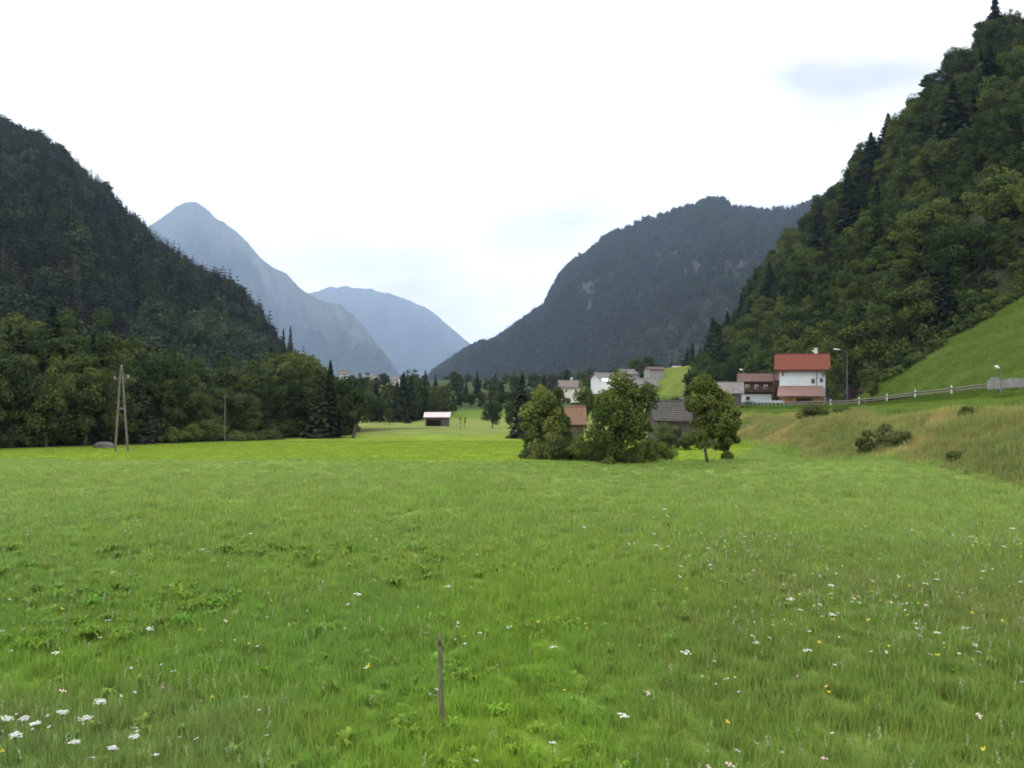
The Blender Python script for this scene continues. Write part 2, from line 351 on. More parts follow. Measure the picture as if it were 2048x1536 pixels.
gx = np.concatenate([-np.geomspace(13500, 90, 62), np.linspace(-88, 88, 353), np.geomspace(90, 13500, 62)])
gy = np.concatenate([np.linspace(-60, 0, 30)[:-1], np.linspace(0, 150, 376), np.geomspace(151, 17950, 112)])
GX, GY = np.meshgrid(gx, gy); GZ = ground(GX, GY)
nx, ny = len(gx), len(gy); ii = (np.arange(ny - 1)[:, None] * nx + np.arange(nx - 1)[None]).ravel()
faces = np.stack([ii, ii + 1, ii + nx + 1, ii + nx], 1)
gc = np.concatenate([field_color(GX, GY), np.ones((GX.size, 1))], 1)
gme = mesh('meadow', np.stack([GX, GY, GZ], -1), faces, M['ground'], True, {'tintc': ('FLOAT_COLOR', gc)})
tag(link(bpy.data.objects.new('meadow', gme)), 'green hay meadow filling the valley floor', kind='structure')
GZMIN = float(GZ.min())

def polar_hill(name, label, sil, dsil, dbase, mat, nc=260, nr=90, amp=0.0, lam=100.0, seed=0, rough=0.0, rl=30.0, zbase=None, power=1.0, color=None, back=0.5, spur=0.0, spurn=30.0, far=1.0):
    """A hill as a height field: foot line at dbase, skyline at dsil, falling away behind."""
    sx = np.array([s[0] for s in sil], float); sy = np.array([s[1] for s in sil], float)
    px = np.linspace(sx[0], sx[-1], nc)
    dsil = [(a, b * far) for a, b in dsil]; dbase = [(a, b * far) for a, b in dbase]; amp, lam, spur = amp * far, lam * far, spur * far
    py = np.interp(px, sx, sy)
    d1 = np.interp(px, *np.array(dsil, float).T); d0 = np.interp(px, *np.array(dbase, float).T)
    py = py + rough * fbm(px / rl, px * 0 + 0.3, seed + 5, 5)
    z1 = CAMZ - (py - HZ) / F * d1
    t = np.concatenate([np.linspace(0, 1, nr), 1 + np.linspace(0, back, nr // 5)[1:]])
    T, PXX = np.meshgrid(t, px, indexing='ij')
    D = d0[None] + (d1 - d0)[None] * T
    X = (PXX - 1024) / F * D
    z0 = (ground((px - 1024) / F * d0, d0) - 1.5) if zbase is None else np.full(nc, float(zbase))
    sh = np.where(T <= 1, np.minimum(T, 1) ** power, 1 - (T - 1) * 1.1)
    Z = z0[None] + (z1 - z0)[None] * sh
    win = np.clip(T * 3, 0, 1) * np.where(T < 1, np.clip((1 - T) * 3, 0, 1), 1)
    Z = Z + amp * win * fbm(X / lam, D / lam, seed, 5)
    if spur: Z = Z + spur * win * (1 - 2 * np.abs(fbm(PXX / spurn + 0.6 * T, T * 1.3, seed + 3, 4)) * 2)
    lim = CAMZ + ((HZ - py) / F)[None] * D
    Z = np.minimum(Z, lim - np.abs(1 - T) * 0.004 * D)
    nrr = len(t); ii = (np.arange(nrr - 1)[:, None] * nc + np.arange(nc - 1)[None]).ravel()
    f = np.stack([ii, ii + 1, ii + nc + 1, ii + nc], 1)
    c = color(X, D, Z, T, PXX) if color else np.ones((X.size, 3)) * 0.1
    c = np.concatenate([c, np.ones((len(c), 1))], 1)
    me = mesh(name, np.stack([X, D, Z], -1), f, mat, True, {'tintc': ('FLOAT_COLOR', c)})
    o = tag(link(bpy.data.objects.new(name, me)), label, kind='structure')
    return dict(X=X, Y=D, Z=Z, T=T, PX=PXX, obj=o)

def mixc(base, *layers):
    col = np.ones((layers[0][0].size, 1)) * np.array(base)[None]
    for k, to in layers:
        k = np.clip(np.asarray(k).ravel(), 0, 1)[:, None]; col = col * (1 - k) + np.array(to)[None] * k
    return col

# wooded hill on the right
def c_right(X, Y, Z, T, PX): return mixc((0.03, 0.036, 0.016), (sstep(0, 0.4, fbm(X / 14, Y / 14, 5)), (0.045, 0.042, 0.025)), (sstep(0.22, 0.4, fbm(X / 9, Z / 6, 15)), (0.10, 0.09, 0.075)))
HR = polar_hill('wooded_hill', 'steep wooded hillside above the red roofed house',
    [(1372, 772), (1400, 766), (1440, 725), (1480, 655), (1510, 590), (1560, 525), (1600, 478), (1650, 425), (1700, 362), (1760, 322), (1800, 268), (1850, 200), (1930, 135), (1985, 85), (2034, 75), (2200, -40), (2500, -200)],
    [(1372, 420), (1480, 380), (1600, 330), (1800, 285), (2034, 255), (2500, 255)],
    [(1372, 330), (1480, 240), (1600, 182), (1690, 160), (1740, 144), (2034, 137), (2500, 135)],
    M['hillsoil'], 220, 70, 5.0, 28.0, 101, rough=10, rl=40, color=c_right, power=0.9)

# dark conifer hill on the left
def c_left(X, Y, Z, T, PX): return mixc((0.022, 0.027, 0.016), (sstep(0, 0.4, fbm(X / 60, Y / 60, 6)), (0.033, 0.034, 0.02)))
HL = polar_hill('conifer_hill', 'dark conifer covered hill rising behind the left wood',
    [(-500, 90), (-250, 150), (0, 250), (50, 280), (100, 307), (140, 337), (180, 372), (220, 407), (260, 446), (310, 492), (340, 520), (370, 546), (400, 563), (440, 581), (480, 616), (520, 653), (545, 690), (565, 722), (610, 755), (650, 780)],
    [(-500, 680), (0, 710), (560, 620), (660, 540)], [(-500, 185), (0, 205), (400, 275), (560, 370), (660, 430)],
    M['hillsoil'], 240, 110, 15.0, 85.0, 111, rough=12, rl=26, color=c_left, power=0.95, spur=10, spurn=70)

# forested mountain right of the middle, with bare rock in places
def rock_mid(X, Y, Z, T, PX):
    return sstep(0.16, 0.34, fbm(PX / 28, T * 5.0, 123, 4)) * sstep(0.22, 0.4, T) * (1 - sstep(0.72, 0.86, T))
def c_mid(X, Y, Z, T, PX): return mixc((0.026, 0.033, 0.021), (sstep(0, 0.4, fbm(X / 150, Y / 150, 7)), (0.042, 0.046, 0.026)), (rock_mid(X, Y, Z, T, PX), (0.068, 0.066, 0.06)))
HM = polar_hill('mountain', 'dark forested mountain with bare rock patches right of the valley mouth',
    [(840, 770), (860, 755), (900, 727), (950, 695), (1000, 673), (1050, 645), (1088, 617), (1103, 582), (1120, 552), (1150, 526), (1190, 497), (1220, 471), (1260, 451), (1310, 437), (1360, 419), (1400, 409), (1418, 400), (1445, 402), (1470, 414), (1500, 418), (1527, 427), (1550, 419), (1585, 418), (1700, 390), (1900, 380)],
    [(840, 2700), (1100, 2150), (1430, 2000), (1900, 1900)], [(840, 1900), (1000, 1350), (1430, 900), (1900, 700)],
    M['hillsoil'], 300, 120, 60.0, 300.0, 121, rough=10, rl=30, color=c_mid, power=0.85, spur=14, spurn=60, zbase=2, far=1.35)

# hazy mountains closing the valley
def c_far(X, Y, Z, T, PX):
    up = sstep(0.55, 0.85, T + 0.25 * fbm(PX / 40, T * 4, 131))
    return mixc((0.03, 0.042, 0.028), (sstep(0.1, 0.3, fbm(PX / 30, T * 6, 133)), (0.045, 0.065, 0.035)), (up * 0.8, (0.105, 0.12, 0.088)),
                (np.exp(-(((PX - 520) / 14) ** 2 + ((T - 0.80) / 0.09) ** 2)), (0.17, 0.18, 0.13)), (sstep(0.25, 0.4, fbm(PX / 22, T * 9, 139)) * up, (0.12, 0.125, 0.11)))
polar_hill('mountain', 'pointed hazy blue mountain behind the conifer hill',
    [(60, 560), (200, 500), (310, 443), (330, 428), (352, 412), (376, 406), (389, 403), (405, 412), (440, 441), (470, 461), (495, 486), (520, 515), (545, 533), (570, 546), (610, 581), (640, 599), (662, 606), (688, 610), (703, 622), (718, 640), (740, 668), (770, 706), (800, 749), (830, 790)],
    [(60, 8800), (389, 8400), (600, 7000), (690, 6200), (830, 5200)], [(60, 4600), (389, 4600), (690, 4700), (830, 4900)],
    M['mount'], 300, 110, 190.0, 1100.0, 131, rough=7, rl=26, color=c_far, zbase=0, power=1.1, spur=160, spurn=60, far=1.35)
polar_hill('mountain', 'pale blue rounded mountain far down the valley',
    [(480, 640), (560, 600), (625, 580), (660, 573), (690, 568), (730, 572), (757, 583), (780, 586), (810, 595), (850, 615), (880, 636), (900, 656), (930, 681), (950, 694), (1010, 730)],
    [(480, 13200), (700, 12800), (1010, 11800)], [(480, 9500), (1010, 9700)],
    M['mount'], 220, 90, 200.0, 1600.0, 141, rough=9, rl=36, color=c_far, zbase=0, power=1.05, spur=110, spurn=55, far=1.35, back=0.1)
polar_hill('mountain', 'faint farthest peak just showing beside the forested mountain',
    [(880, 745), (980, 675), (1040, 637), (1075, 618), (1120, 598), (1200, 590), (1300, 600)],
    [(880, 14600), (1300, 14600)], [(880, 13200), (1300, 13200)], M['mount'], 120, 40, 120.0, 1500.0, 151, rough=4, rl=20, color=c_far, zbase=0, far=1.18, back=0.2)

# ------------------------------------------------------------------ foliage builders
def leaf_quads(c, nrm, size, r, asp=0.62):
    n = len(c); nrm = nrm / (np.linalg.norm(nrm, axis=1, keepdims=True) + 1e-9)
    h = r.normal(size=(n, 3)); t = np.cross(nrm, h); t /= (np.linalg.norm(t, axis=1, keepdims=True) + 1e-9); b = np.cross(nrm, t)
    s = size if np.ndim(size) else np.full(n, size); s = s[:, None] * 0.5
    v = np.stack([c + t * s, c + b * s * asp, c - t * s, c - b * s * asp], 1).reshape(-1, 3)
    return v, np.arange(4 * n).reshape(n, 4)

def tree_wood(r, h, w, tr, lean=0.0, nl=7, cb=0.35, top=0.78):
    mb = MB(); ph = r.uniform(0, 6.28); bx, by = math.cos(ph) * lean, math.sin(ph) * lean
    pts = [(bx * (k / 5) ** 1.5 + r.normal() * 0.02 * h * (k > 0), by * (k / 5) ** 1.5 + r.normal() * 0.02 * h * (k > 0), h * top * k / 5) for k in range(6)]
    pts[0] = (0, 0, -0.3); mb.tube(pts, [tr * (1.25 if k == 0 else 1 - 0.82 * k / 5) for k in range(6)], 8)
    for k in range(nl):
        a = 6.28 * k / nl + r.uniform(-.4, .4); s = r.uniform(max(cb * 0.8, 0.15), 0.62); i = s / top * 5; j = min(int(i), 4); q = np.array(pts[j]) + (np.array(pts[j + 1]) - np.array(pts[j])) * (i - j)
        e = q + np.array([math.cos(a) * w * 0.36, math.sin(a) * w * 0.36, h * r.uniform(0.1, 0.24)]); m_ = (q + e) / 2 + np.array([0, 0, -0.02 * h])
        mb.tube([q, m_, e], [tr * 0.4, tr * 0.26, tr * 0.08], 5)
    return mb

def crown_broad(r, h, w, cb, nclump, nleaf, leaf, clump=(0.13, 0.22), top_heavy=0.0, droop=0.0, irr=0.22):
    cz, rz, rx = (cb + 1) * h / 2, (1 - cb) * h / 2, w / 2
    d = r.normal(size=(nclump, 3)); d /= np.linalg.norm(d, axis=1, keepdims=True)
    rad = r.uniform(0.15, 1, nclump) ** 0.45 * 0.82
    az = np.arctan2(d[:, 1], d[:, 0]); lob = 1 + irr * (np.sin(3 * az + 2.5 * d[:, 2] + r.uniform(0, 6)) * r.uniform(0.4, 1) + 0.6 * np.sin(5 * az - 4 * d[:, 2] + r.uniform(0, 6)))
    c = d * rad[:, None] * np.array([rx, rx, rz]) * lob[:, None]
    taper = 1 + top_heavy * (c[:, 2] / rz); c[:, :2] *= taper[:, None]; c[:, 2] += cz
    cr = w * r.uniform(*clump, nclump)
    ct = r.normal(0.45, 0.16, nclump)
    per = max(4, nleaf // nclump); V = []; Tn = []
    ci = np.repeat(np.arange(nclump), per); n = len(ci)
    u = r.normal(size=(n, 3)); u /= np.linalg.norm(u, axis=1, keepdims=True)
    rr = r.uniform(0.2, 1, n) ** 0.5
    pos = c[ci] + u * (rr * cr[ci])[:, None] * np.array([1, 1, 0.8])
    pos[:, 2] -= droop * cr[ci] * np.abs(u[:, 0])
    pos[:, 2] = np.maximum(pos[:, 2], 0.05)
    nr = u * 0.8 + np.array([0, 0, 0.35]) + r.normal(size=(n, 3)) * 0.45
    v, f = leaf_quads(pos, nr, leaf * r.uniform(0.7, 1.3, n), r, 0.7)
    tint = np.repeat(ct[ci] + r.normal(0, 0.08, n), 4)
    return v, f, tint

def crown_conifer(r, h, w, cb=0.08, tiers=20, nb=9, per=5, ls=1.0, tip=0.03):
    pos = []; nr = []; sz = []; tn = []
    for k in range(tiers):
        s = k / (tiers - 1); z = h * (cb + (1 - cb) * s) * 0.985; R = w / 2 * ((1 - s) ** 0.85 + tip) * r.uniform(0.85, 1.1)
        m = max(4, int(nb * (1 - 0.4 * s)))
        for j in range(m):
            a = 6.28 * (j + 0.5 * (k % 2)) / m + r.normal() * 0.2; Lb = R * r.uniform(0.7, 1.12); tb = r.normal(0.42, 0.15)
            for q in range(per):
                e = (q + 0.6) / per; rr = Lb * e; zz = z - 0.42 * Lb * e + 0.12 * Lb * e * e + r.normal() * 0.012 * h
                aa = a + r.normal() * 0.12
                pos.append((math.cos(aa) * rr, math.sin(aa) * rr, max(zz, 0.1))); nr.append((math.cos(aa) * 0.5 + r.normal() * .3, math.sin(aa) * 0.5 + r.normal() * .3, 0.7))
                sz.append(ls * (0.30 * Lb + 0.045 * w + 0.02 * h / tiers * 10) * (1.1 - 0.4 * e)); tn.append(tb + r.normal() * 0.07)
    v, f = leaf_quads(np.array(pos), np.array(nr), np.array(sz), r, 0.6)
    v[:, 2] = np.minimum(v[:, 2], h * 1.02)
    return v, f, np.repeat(tn, 4)

def crown_mesh(name, vft, mat):
    v, f, t = vft; return mesh(name, v, f, mat, False, {'tint': ('FLOAT', t)})

PROTO = {}
def proto(key, wood_mb, vft, leafm):
    PROTO[key] = (mesh('trunk', wood_mb.v, wood_mb.f, M['bark'], True), crown_mesh('crown', vft, leafm))
def R(s): return np.random.default_rng(s)
# unit trees, 10 m tall, scaled when planted
for i in range(7):
    r = R(200 + i); w = [7.0, 6.2, 7.6, 5.4, 6.6, 8.2, 5.0][i]; cb = [0.06, 0.08, 0.03, 0.02, 0.10, 0.08, 0.02][i]
    proto('broad%d' % i, tree_wood(r, 10, w, 0.22, 0.5, 7, cb), crown_broad(r, 10, w, cb, 56, 7500, 0.34, (0.10, 0.18), irr=0.3), M['leaf_broad'])
    proto('slope%d' % i, tree_wood(r, 10, w, 0.22, 0.5, 7, cb), crown_broad(r, 10, w, cb, 60, 8000, 0.34, (0.10, 0.18), irr=0.3), M['leaf_slope'])
r = R(239); proto('light0', tree_wood(r, 10, 7, 0.22, 0.3, 7, 0.0), crown_broad(r, 10, 7.0, 0.0, 56, 7500, 0.34, (0.11, 0.19), irr=0.3), M['leaf_bush'])
for i in range(5):
    r = R(240 + i); w = [3.6, 4.2, 3.0, 4.6, 3.4][i]
    mb = MB(); mb.tube([(0, 0, -0.3), (0, 0, 5), (0, 0, 9.6)], [0.2, 0.12, 0.03], 7)
    proto('fir%d' % i, mb, crown_conifer(r, 10, w, 0.03, 26, 11, 6, 1.45), M['needle'])

GROUPS = {}
def plant(name, key, x, y, h, label, group=None, cat='tree', wid=1.0, rz=None, z=None, sink=0.1):
    tm, cm = PROTO[key]; z = float(ground(x, y)) if z is None else z; s = h / 10.0
    e = empty(name, (x, y, z - sink), rng.uniform(0, 6.28) if rz is None else rz, label, cat, group, (s * wid, s * wid, s))
    link(bpy.data.objects.new('trunk', tm), e); link(bpy.data.objects.new('crown', cm), e)
    return e

def special(name, x, y, h, w, cb, label, seed, mat, nclump=50, nleaf=9000, leaf=0.2, tr=0.12, lean=0.2, clump=(0.12, 0.2), top_heavy=0.0, group=None, cat='tree', droop=0.0, trunk=True, irr=0.3):
    r = R(seed); e = empty(name, (x, y, float(ground(x, y)) - 0.05), 0, label, cat, group)
    if trunk: tree_wood(r, h, w, tr, lean, 8, cb).build('trunk', M['bark'], e, True)
    link(bpy.data.objects.new('crown', crown_mesh('crown', crown_broad(r, h, w, cb, nclump, nleaf, leaf, clump, top_heavy, droop, irr), M[mat])), e)
    return e

def scatter(name, label, pts, rot, scl, idx, protos, tint=None):
    """ONE object of stuff: prototypes instanced on a cloud of points by geometry nodes"""
    n = len(pts); me = bpy.data.meshes.new(name); me.vertices.add(n); me.vertices.foreach_set('co', np.asarray(pts, np.float32).ravel())
    a = me.attributes.new('rot', 'FLOAT_VECTOR', 'POINT'); a.data.foreach_set('vector', np.asarray(rot, np.float32).ravel())
    a = me.attributes.new('scl', 'FLOAT_VECTOR', 'POINT'); a.data.foreach_set('vector', np.asarray(scl, np.float32).ravel())
    a = me.attributes.new('idx', 'INT', 'POINT'); a.data.foreach_set('value', np.asarray(idx, np.int32))
    if tint is not None:
        a = me.attributes.new('tintc', 'FLOAT_COLOR', 'POINT'); a.data.foreach_set('color', np.concatenate([tint, np.ones((n, 1))], 1).astype(np.float32).ravel())
    c = bpy.data.collections.new(name + '_kinds')
    for i, p in enumerate(protos): c.objects.link(bpy.data.objects.new('%s_kind_%02d' % (name, i), p))
    g = bpy.data.node_groups.new(name, 'GeometryNodeTree')
    g.interface.new_socket('Geometry', in_out='INPUT', socket_type='NodeSocketGeometry'); g.interface.new_socket('Geometry', in_out='OUTPUT', socket_type='NodeSocketGeometry')
    gi = g.nodes.new('NodeGroupInput'); go = g.nodes.new('NodeGroupOutput'); ip = g.nodes.new('GeometryNodeInstanceOnPoints'); ci = g.nodes.new('GeometryNodeCollectionInfo')
    ci.inputs['Collection'].default_value = c; ci.inputs['Separate Children'].default_value = True; ci.inputs['Reset Children'].default_value = True
    def na(nm, ty):
        q = g.nodes.new('GeometryNodeInputNamedAttribute'); q.data_type = ty; q.inputs['Name'].default_value = nm; return q.outputs['Attribute']
    ip.inputs['Pick Instance'].default_value = True
    g.links.new(gi.outputs[0], ip.inputs['Points']); g.links.new(ci.outputs[0], ip.inputs['Instance']); g.links.new(na('idx', 'INT'), ip.inputs['Instance Index'])
    g.links.new(na('rot', 'FLOAT_VECTOR'), ip.inputs['Rotation']); g.links.new(na('scl', 'FLOAT_VECTOR'), ip.inputs['Scale']); g.links.new(ip.outputs[0], go.inputs[0])
    o = tag(link(bpy.data.objects.new(name, me)), label, kind='stuff'); md = o.modifiers.new('scatter', 'NODES'); md.node_group = g
    return o

def sample_hill(H, n, tmin=0.0, tmax=1.05, pxr=(-1e9, 1e9), seed=1):
    X, Y, Z, T, PX = H['X'], H['Y'], H['Z'], H['T'], H['PX']
    ax = np.stack([X[1:, :-1] - X[:-1, :-1], Y[1:, :-1] - Y[:-1, :-1]], -1); bx = np.stack([X[:-1, 1:] - X[:-1, :-1], Y[:-1, 1:] - Y[:-1, :-1]], -1)
    A = np.abs(ax[..., 0] * bx[..., 1] - ax[..., 1] * bx[..., 0]); m = (T[:-1, :-1] >= tmin) & (T[:-1, :-1] <= tmax) & (PX[:-1, :-1] >= pxr[0]) & (PX[:-1, :-1] <= pxr[1])
    A = (A * m).ravel(); r = R(seed); k = r.choice(A.size, n, p=A / A.sum()); i, j = k // (X.shape[1] - 1), k % (X.shape[1] - 1)
    u, v = r.uniform(0, 1, n), r.uniform(0, 1, n)
    def b(Q): return Q[i, j] * (1 - u) * (1 - v) + Q[i + 1, j] * u * (1 - v) + Q[i, j + 1] * (1 - u) * v + Q[i + 1, j + 1] * u * v
    return b(X), b(Y), b(Z), b(T), b(PX)

# ------------------------------------------------------------------ far woods (stuff)
far_protos = []
for i in range(4):
    r = R(300 + i); v, f, t = crown_conifer(r, 10, [3.4, 4.2, 3.8, 4.6][i], 0.03, 10, 7, 2, 1.3, 0.13); far_protos.append(crown_mesh('far_conifer', (v, f, t), M['needle_far']))
for i in range(3):
    r = R(310 + i); far_protos.append(crown_mesh('far_broadleaf', crown_broad(r, 10, 7.5, 0.0, 16, 420, 1.25, (0.18, 0.28)), M['leaf_far']))

def wood(name, label, H, n, hmin, hmax, seed, broad, avoid=None, **kw):
    x, y, z, t, px = sample_hill(H, n, seed=seed, **kw); r = R(seed + 1)
    if avoid is not None:
        k = r.uniform(0, 1, len(x)) > 0.85 * avoid(x, y, z, t, px); x, y, z, t, px = x[k], y[k], z[k], t[k], px[k]
    n = len(x); isb = r.uniform(0, 1, n) < broad(x, y, z, t, px)
    idx = np.where(isb, 4 + r.integers(0, 3, n), r.integers(0, 4, n)); h = r.uniform(hmin, hmax, n) * np.where(isb, 0.85, 1) * np.where(r.uniform(0, 1, n) < 0.06, 1.3, 1)
    s = h / 10; scl = np.stack([s * r.uniform(0.85, 1.25, n)] * 2 + [s], 1); rot = np.stack([r.normal(0, 0.03, n), r.normal(0, 0.03, n), r.uniform(0, 6.28, n)], 1)
    return scatter(name, label, np.stack([x, y, z - 0.5], 1), rot, scl, idx, far_protos)

wood('conifer_forest', 'dense dark conifer forest covering the left hill', HL, 9500, 8, 14.5, 401,
     lambda x, y, z, t, px: np.clip(0.10 + 0.9 * sstep(0.45, 0.15, t + 0.25 * fbm(px / 60, t * 3, 7)) * sstep(150, 420, px) + 0.3 * sstep(0.1, 0.3, fbm(x / 60, y / 60, 8)), 0, 0.85))
wood('mountain_forest', 'mixed forest covering the mountain right of the valley mouth', HM, 24000, 13, 23, 411,
     lambda x, y, z, t, px: np.clip(0.25 + 0.5 * sstep(0.0, 0.3, fbm(x / 200, y / 200, 9)), 0, 0.8), avoid=lambda x, y, z, t, px: rock_mid(x, y, z, t, px), pxr=(840, 1760))

# ------------------------------------------------------------------ right hillside: each tree a thing
xs, ys, zs, ts, pxs = sample_hill(HR, 6000, 0.015, 1.03, (1372, 2120), 421)
# nearer and lower trees first, kept a crown's width apart
kept = []
for k in range(len(xs)):
    dmin = 5.6 + 2.0 * hash2(np.array([k]), np.array([3]), 5)[0] if ts[k] > 0.5 else 6.6
    ok = all((xs[k] - a[0]) ** 2 + (ys[k] - a[1]) ** 2 > dmin * dmin for a in kept)
    if ok: kept.append((xs[k], ys[k], zs[k], ts[k], pxs[k]))
print('right hill trees', len(kept))
rr_ = R(431); nb_ = nf_ = 0
kept.sort(key=lambda a: a[1])
for (x, y, z, t, px) in kept:
    dark = fbm(np.array([px / 110]), np.array([t * 2.2]), 17)[0] + (0.16 if t > 0.5 else -0.10) - (0.25 if t > 0.8 else 0)
    where = 'on the skyline of the steep wooded hillside' if t > 0.86 else 'along the upper edge of the green slope' if (t < 0.14 and px > 1745) else 'just behind the red roofed house' if (t < 0.25 and 1540 < px < 1745) else 'on the shadowed nose of the steep wooded hillside' if px < 1560 else 'halfway up the steep wooded hillside' if t < 0.5 else 'in the upper half of the steep wooded hillside'
    if (dark > 0.10 and rr_.uniform() < 0.8) or (0.4 < t < 0.68 and rr_.uniform() < 0.25):
        if nf_ >= 300: continue
        nf_ += 1
        plant('spruce_tree', 'fir%d' % rr_.integers(0, 5), x, y, rr_.uniform(11, 19), 'dark conifer ' + where, 'conifers ' + where, wid=rr_.uniform(1.1, 1.6), z=z, sink=0.4)
    else:
        if nb_ >= 300: continue
        nb_ += 1
        plant('broadleaf_tree', ('broad%d' if (t > 0.45 and rr_.uniform() < 0.65) else 'slope%d') % rr_.integers(0, 7), x, y, rr_.uniform(8.5, 15.5) * (0.85 if t > 0.85 else 1), 'broad-leaved tree ' + where, 'broad-leaved trees ' + where, wid=rr_.uniform(0.85, 1.15), z=z, sink=0.4)
print('planted', nb_, nf_)
# undergrowth between them
bush_protos = [crown_mesh('undergrowth_bush', crown_broad(R(320 + i), 1.0, 1.3, 0.0, 14, 500, 0.16, (0.16, 0.26)), M['leaf_slope']) for i in range(3)]
x, y, z, t, px = sample_hill(HR, 2600, 0.0, 1.02, (1372, 2150), 441); r = R(442); n = len(x); s = r.uniform(1.6, 4.2, n)
scatter('undergrowth', 'leafy undergrowth between the trees of the steep wooded hillside', np.stack([x, y, z - 0.2], 1), np.stack([0 * x, 0 * x, r.uniform(0, 6.28, n)], 1), np.stack([s, s, s * r.uniform(0.8, 1.3, n)], 1), r.integers(0, 3, n), bush_protos)

# a tall ragged spruce at the top of the frame, and a pale bare trunk
def on_hill(H, px, t):
    T, PX = H['T'], H['PX']; k = np.argmin(((T - t) * 60) ** 2 + ((PX - px) / 8) ** 2); return float(H['X'].flat[k]), float(H['Y'].flat[k]), float(H['Z'].flat[k])
hx, hy, hz = on_hill(HR, 1990, 0.93)
plant('spruce_tree', 'fir3', hx, hy, 17, 'tall ragged conifer standing out at the very top of the wooded hillside', wid=1.1, z=hz)

# ------------------------------------------------------------------ left wood along the meadow: each tree a thing
TOPX = [-150, 0, 60, 130, 190, 225, 300, 350, 375, 400, 440, 480, 520, 560, 590, 625, 650, 680, 730]
TOPY = [600, 638, 610, 618, 635, 668, 690, 662, 715, 725, 718, 705, 712, 690, 684, 712, 742, 760, 775]
def edge_d(px): return np.interp(px, [-300, 0, 200, 400, 560, 740], [58, 76, 86, 99, 112, 126])
lr = R(451); spots = []
for row, (off, step, low) in enumerate([(3, 34, 0.72), (9, 38, 0.88), (16, 40, 1.0), (25, 44, 1.02)]):
    px = -170 + 11 * row
    while px < 668:
        p_ = px + lr.uniform(-9, 9); d = edge_d(p_) + off + lr.uniform(-2, 2)
        spots.append((p_, d, low)); px += step * (76 / edge_d(px)) * 1.25
for (p_, d, low) in spots:
    part = ('front edge' if low < 0.8 else 'inner rows') + ' of the left wood ' + ('left of the A-shaped pole' if p_ < 243 else 'between the two poles' if p_ < 450 else 'right of the slender pole')
    x = (p_ - 1024) / F * d; g = float(ground(x, d)); top = CAMZ + (HZ - np.interp(p_, TOPX, TOPY) - lr.uniform(-14, 8)) / F * d
    h = max(4.5, (top - g) * (low + lr.uniform(-0.1, 0.06)))
    if lr.uniform() < 0.13: plant('spruce_tree', 'fir%d' % lr.integers(0, 5), x, d, h * 0.98, 'dark conifer in the ' + part, 'conifers in the ' + part, wid=lr.uniform(1.1, 1.5))
    else: plant('broadleaf_tree', 'broad%d' % lr.integers(0, 7), x, d, h, 'broad-leaved tree in the ' + part, 'broad-leaved trees in the ' + part, wid=lr.uniform(0.75, 1.0))

ux = []
for k in range(900):
    p_ = lr.uniform(-170, 700); d = edge_d(p_) + lr.uniform(1.5, 30); ux.append(((p_ - 1024) / F * d, d))
ux = np.array(ux); nU = len(ux); sU = lr.uniform(1.2, 3.0, nU)
under_protos = [crown_mesh('undergrowth_bush', crown_broad(R(330 + i), 1.0, 1.3, 0.0, 14, 420, 0.15, (0.16, 0.26)), M['leaf_broad']) for i in range(3)]
scatter('undergrowth', 'dark undergrowth filling the left wood', np.stack([ux[:, 0], ux[:, 1], ground(ux[:, 0], ux[:, 1]) - 0.1], 1), np.stack([0 * sU, 0 * sU, lr.uniform(0, 6.28, nU)], 1), np.stack([sU, sU, sU], 1), lr.integers(0, 3, nU), under_protos)

def at(px, d): return (px - 1024) / F * d, d
def single(name, key, px, d, top, label, wid=1.0, group=None):
    x, y = at(px, d); g = float(ground(x, y)); h = CAMZ + (HZ - top) / F * d - g
    return plant(name, key, x, y, h, label, group, wid=wid)
single('broadleaf_tree', 'broad0', 585, 122, 684, 'tallest rounded broad-leaved tree near the end of the left wood', 1.0)
single('spruce_tree', 'fir0', 640, 113, 742, 'short dark conifer left of the slim pointed conifer of the left wood', 1.5)
single('spruce_tree', 'fir2', 661, 114, 720, 'slim dark pointed conifer at the end of the left wood', 1.35)
single('broadleaf_tree', 'broad3', 705, 113, 733, 'upright bushy tree ending the left wood at the open meadow', 0.95)
single('broadleaf_tree', 'broad6', 690, 122, 750, 'smaller leafy tree tucked behind the last tree of the left wood', 0.9)
for px, top, nm in ((567, 657, 'shorter'), (581, 652, 'taller')):
    x, y = at(px, 300); z = float(ground(x, y)); h = CAMZ + (HZ - top) / F * 300 - z
    plant('spruce_tree', 'fir2', x, y, h, '%s of two thin dark conifers pointing up behind the left wood' % nm, wid=0.8)

# bushes at the foot of the left wood
for i, (px, py, w, h, nm) in enumerate([(385, 884, 1.9, 1.7, 'dark'), (425, 878, 2.4, 2.4, 'pointed'), (470, 876, 2.4, 0.9, 'low spreading'), (505, 872, 2.2, 0.8, 'low pale green'), (350, 886, 2.0, 1.3, 'dull'), (545, 868, 3.0, 1.0, 'low bluish'), (700, 868, 2.4, 2.2, 'tall dark rounded'), (676, 868, 2.2, 1.5, 'small dark rounded')]):
    d = edge_d(px) - 1.0; x, y = at(px, d)
    special('bush', x, y, h * 1.25, w * 1.5, 0.0, nm + ' bush at the foot of the left wood beside the meadow', 460 + i, 'leaf_bush', 22, 2600, 0.22, cat='bush', tr=0.05)

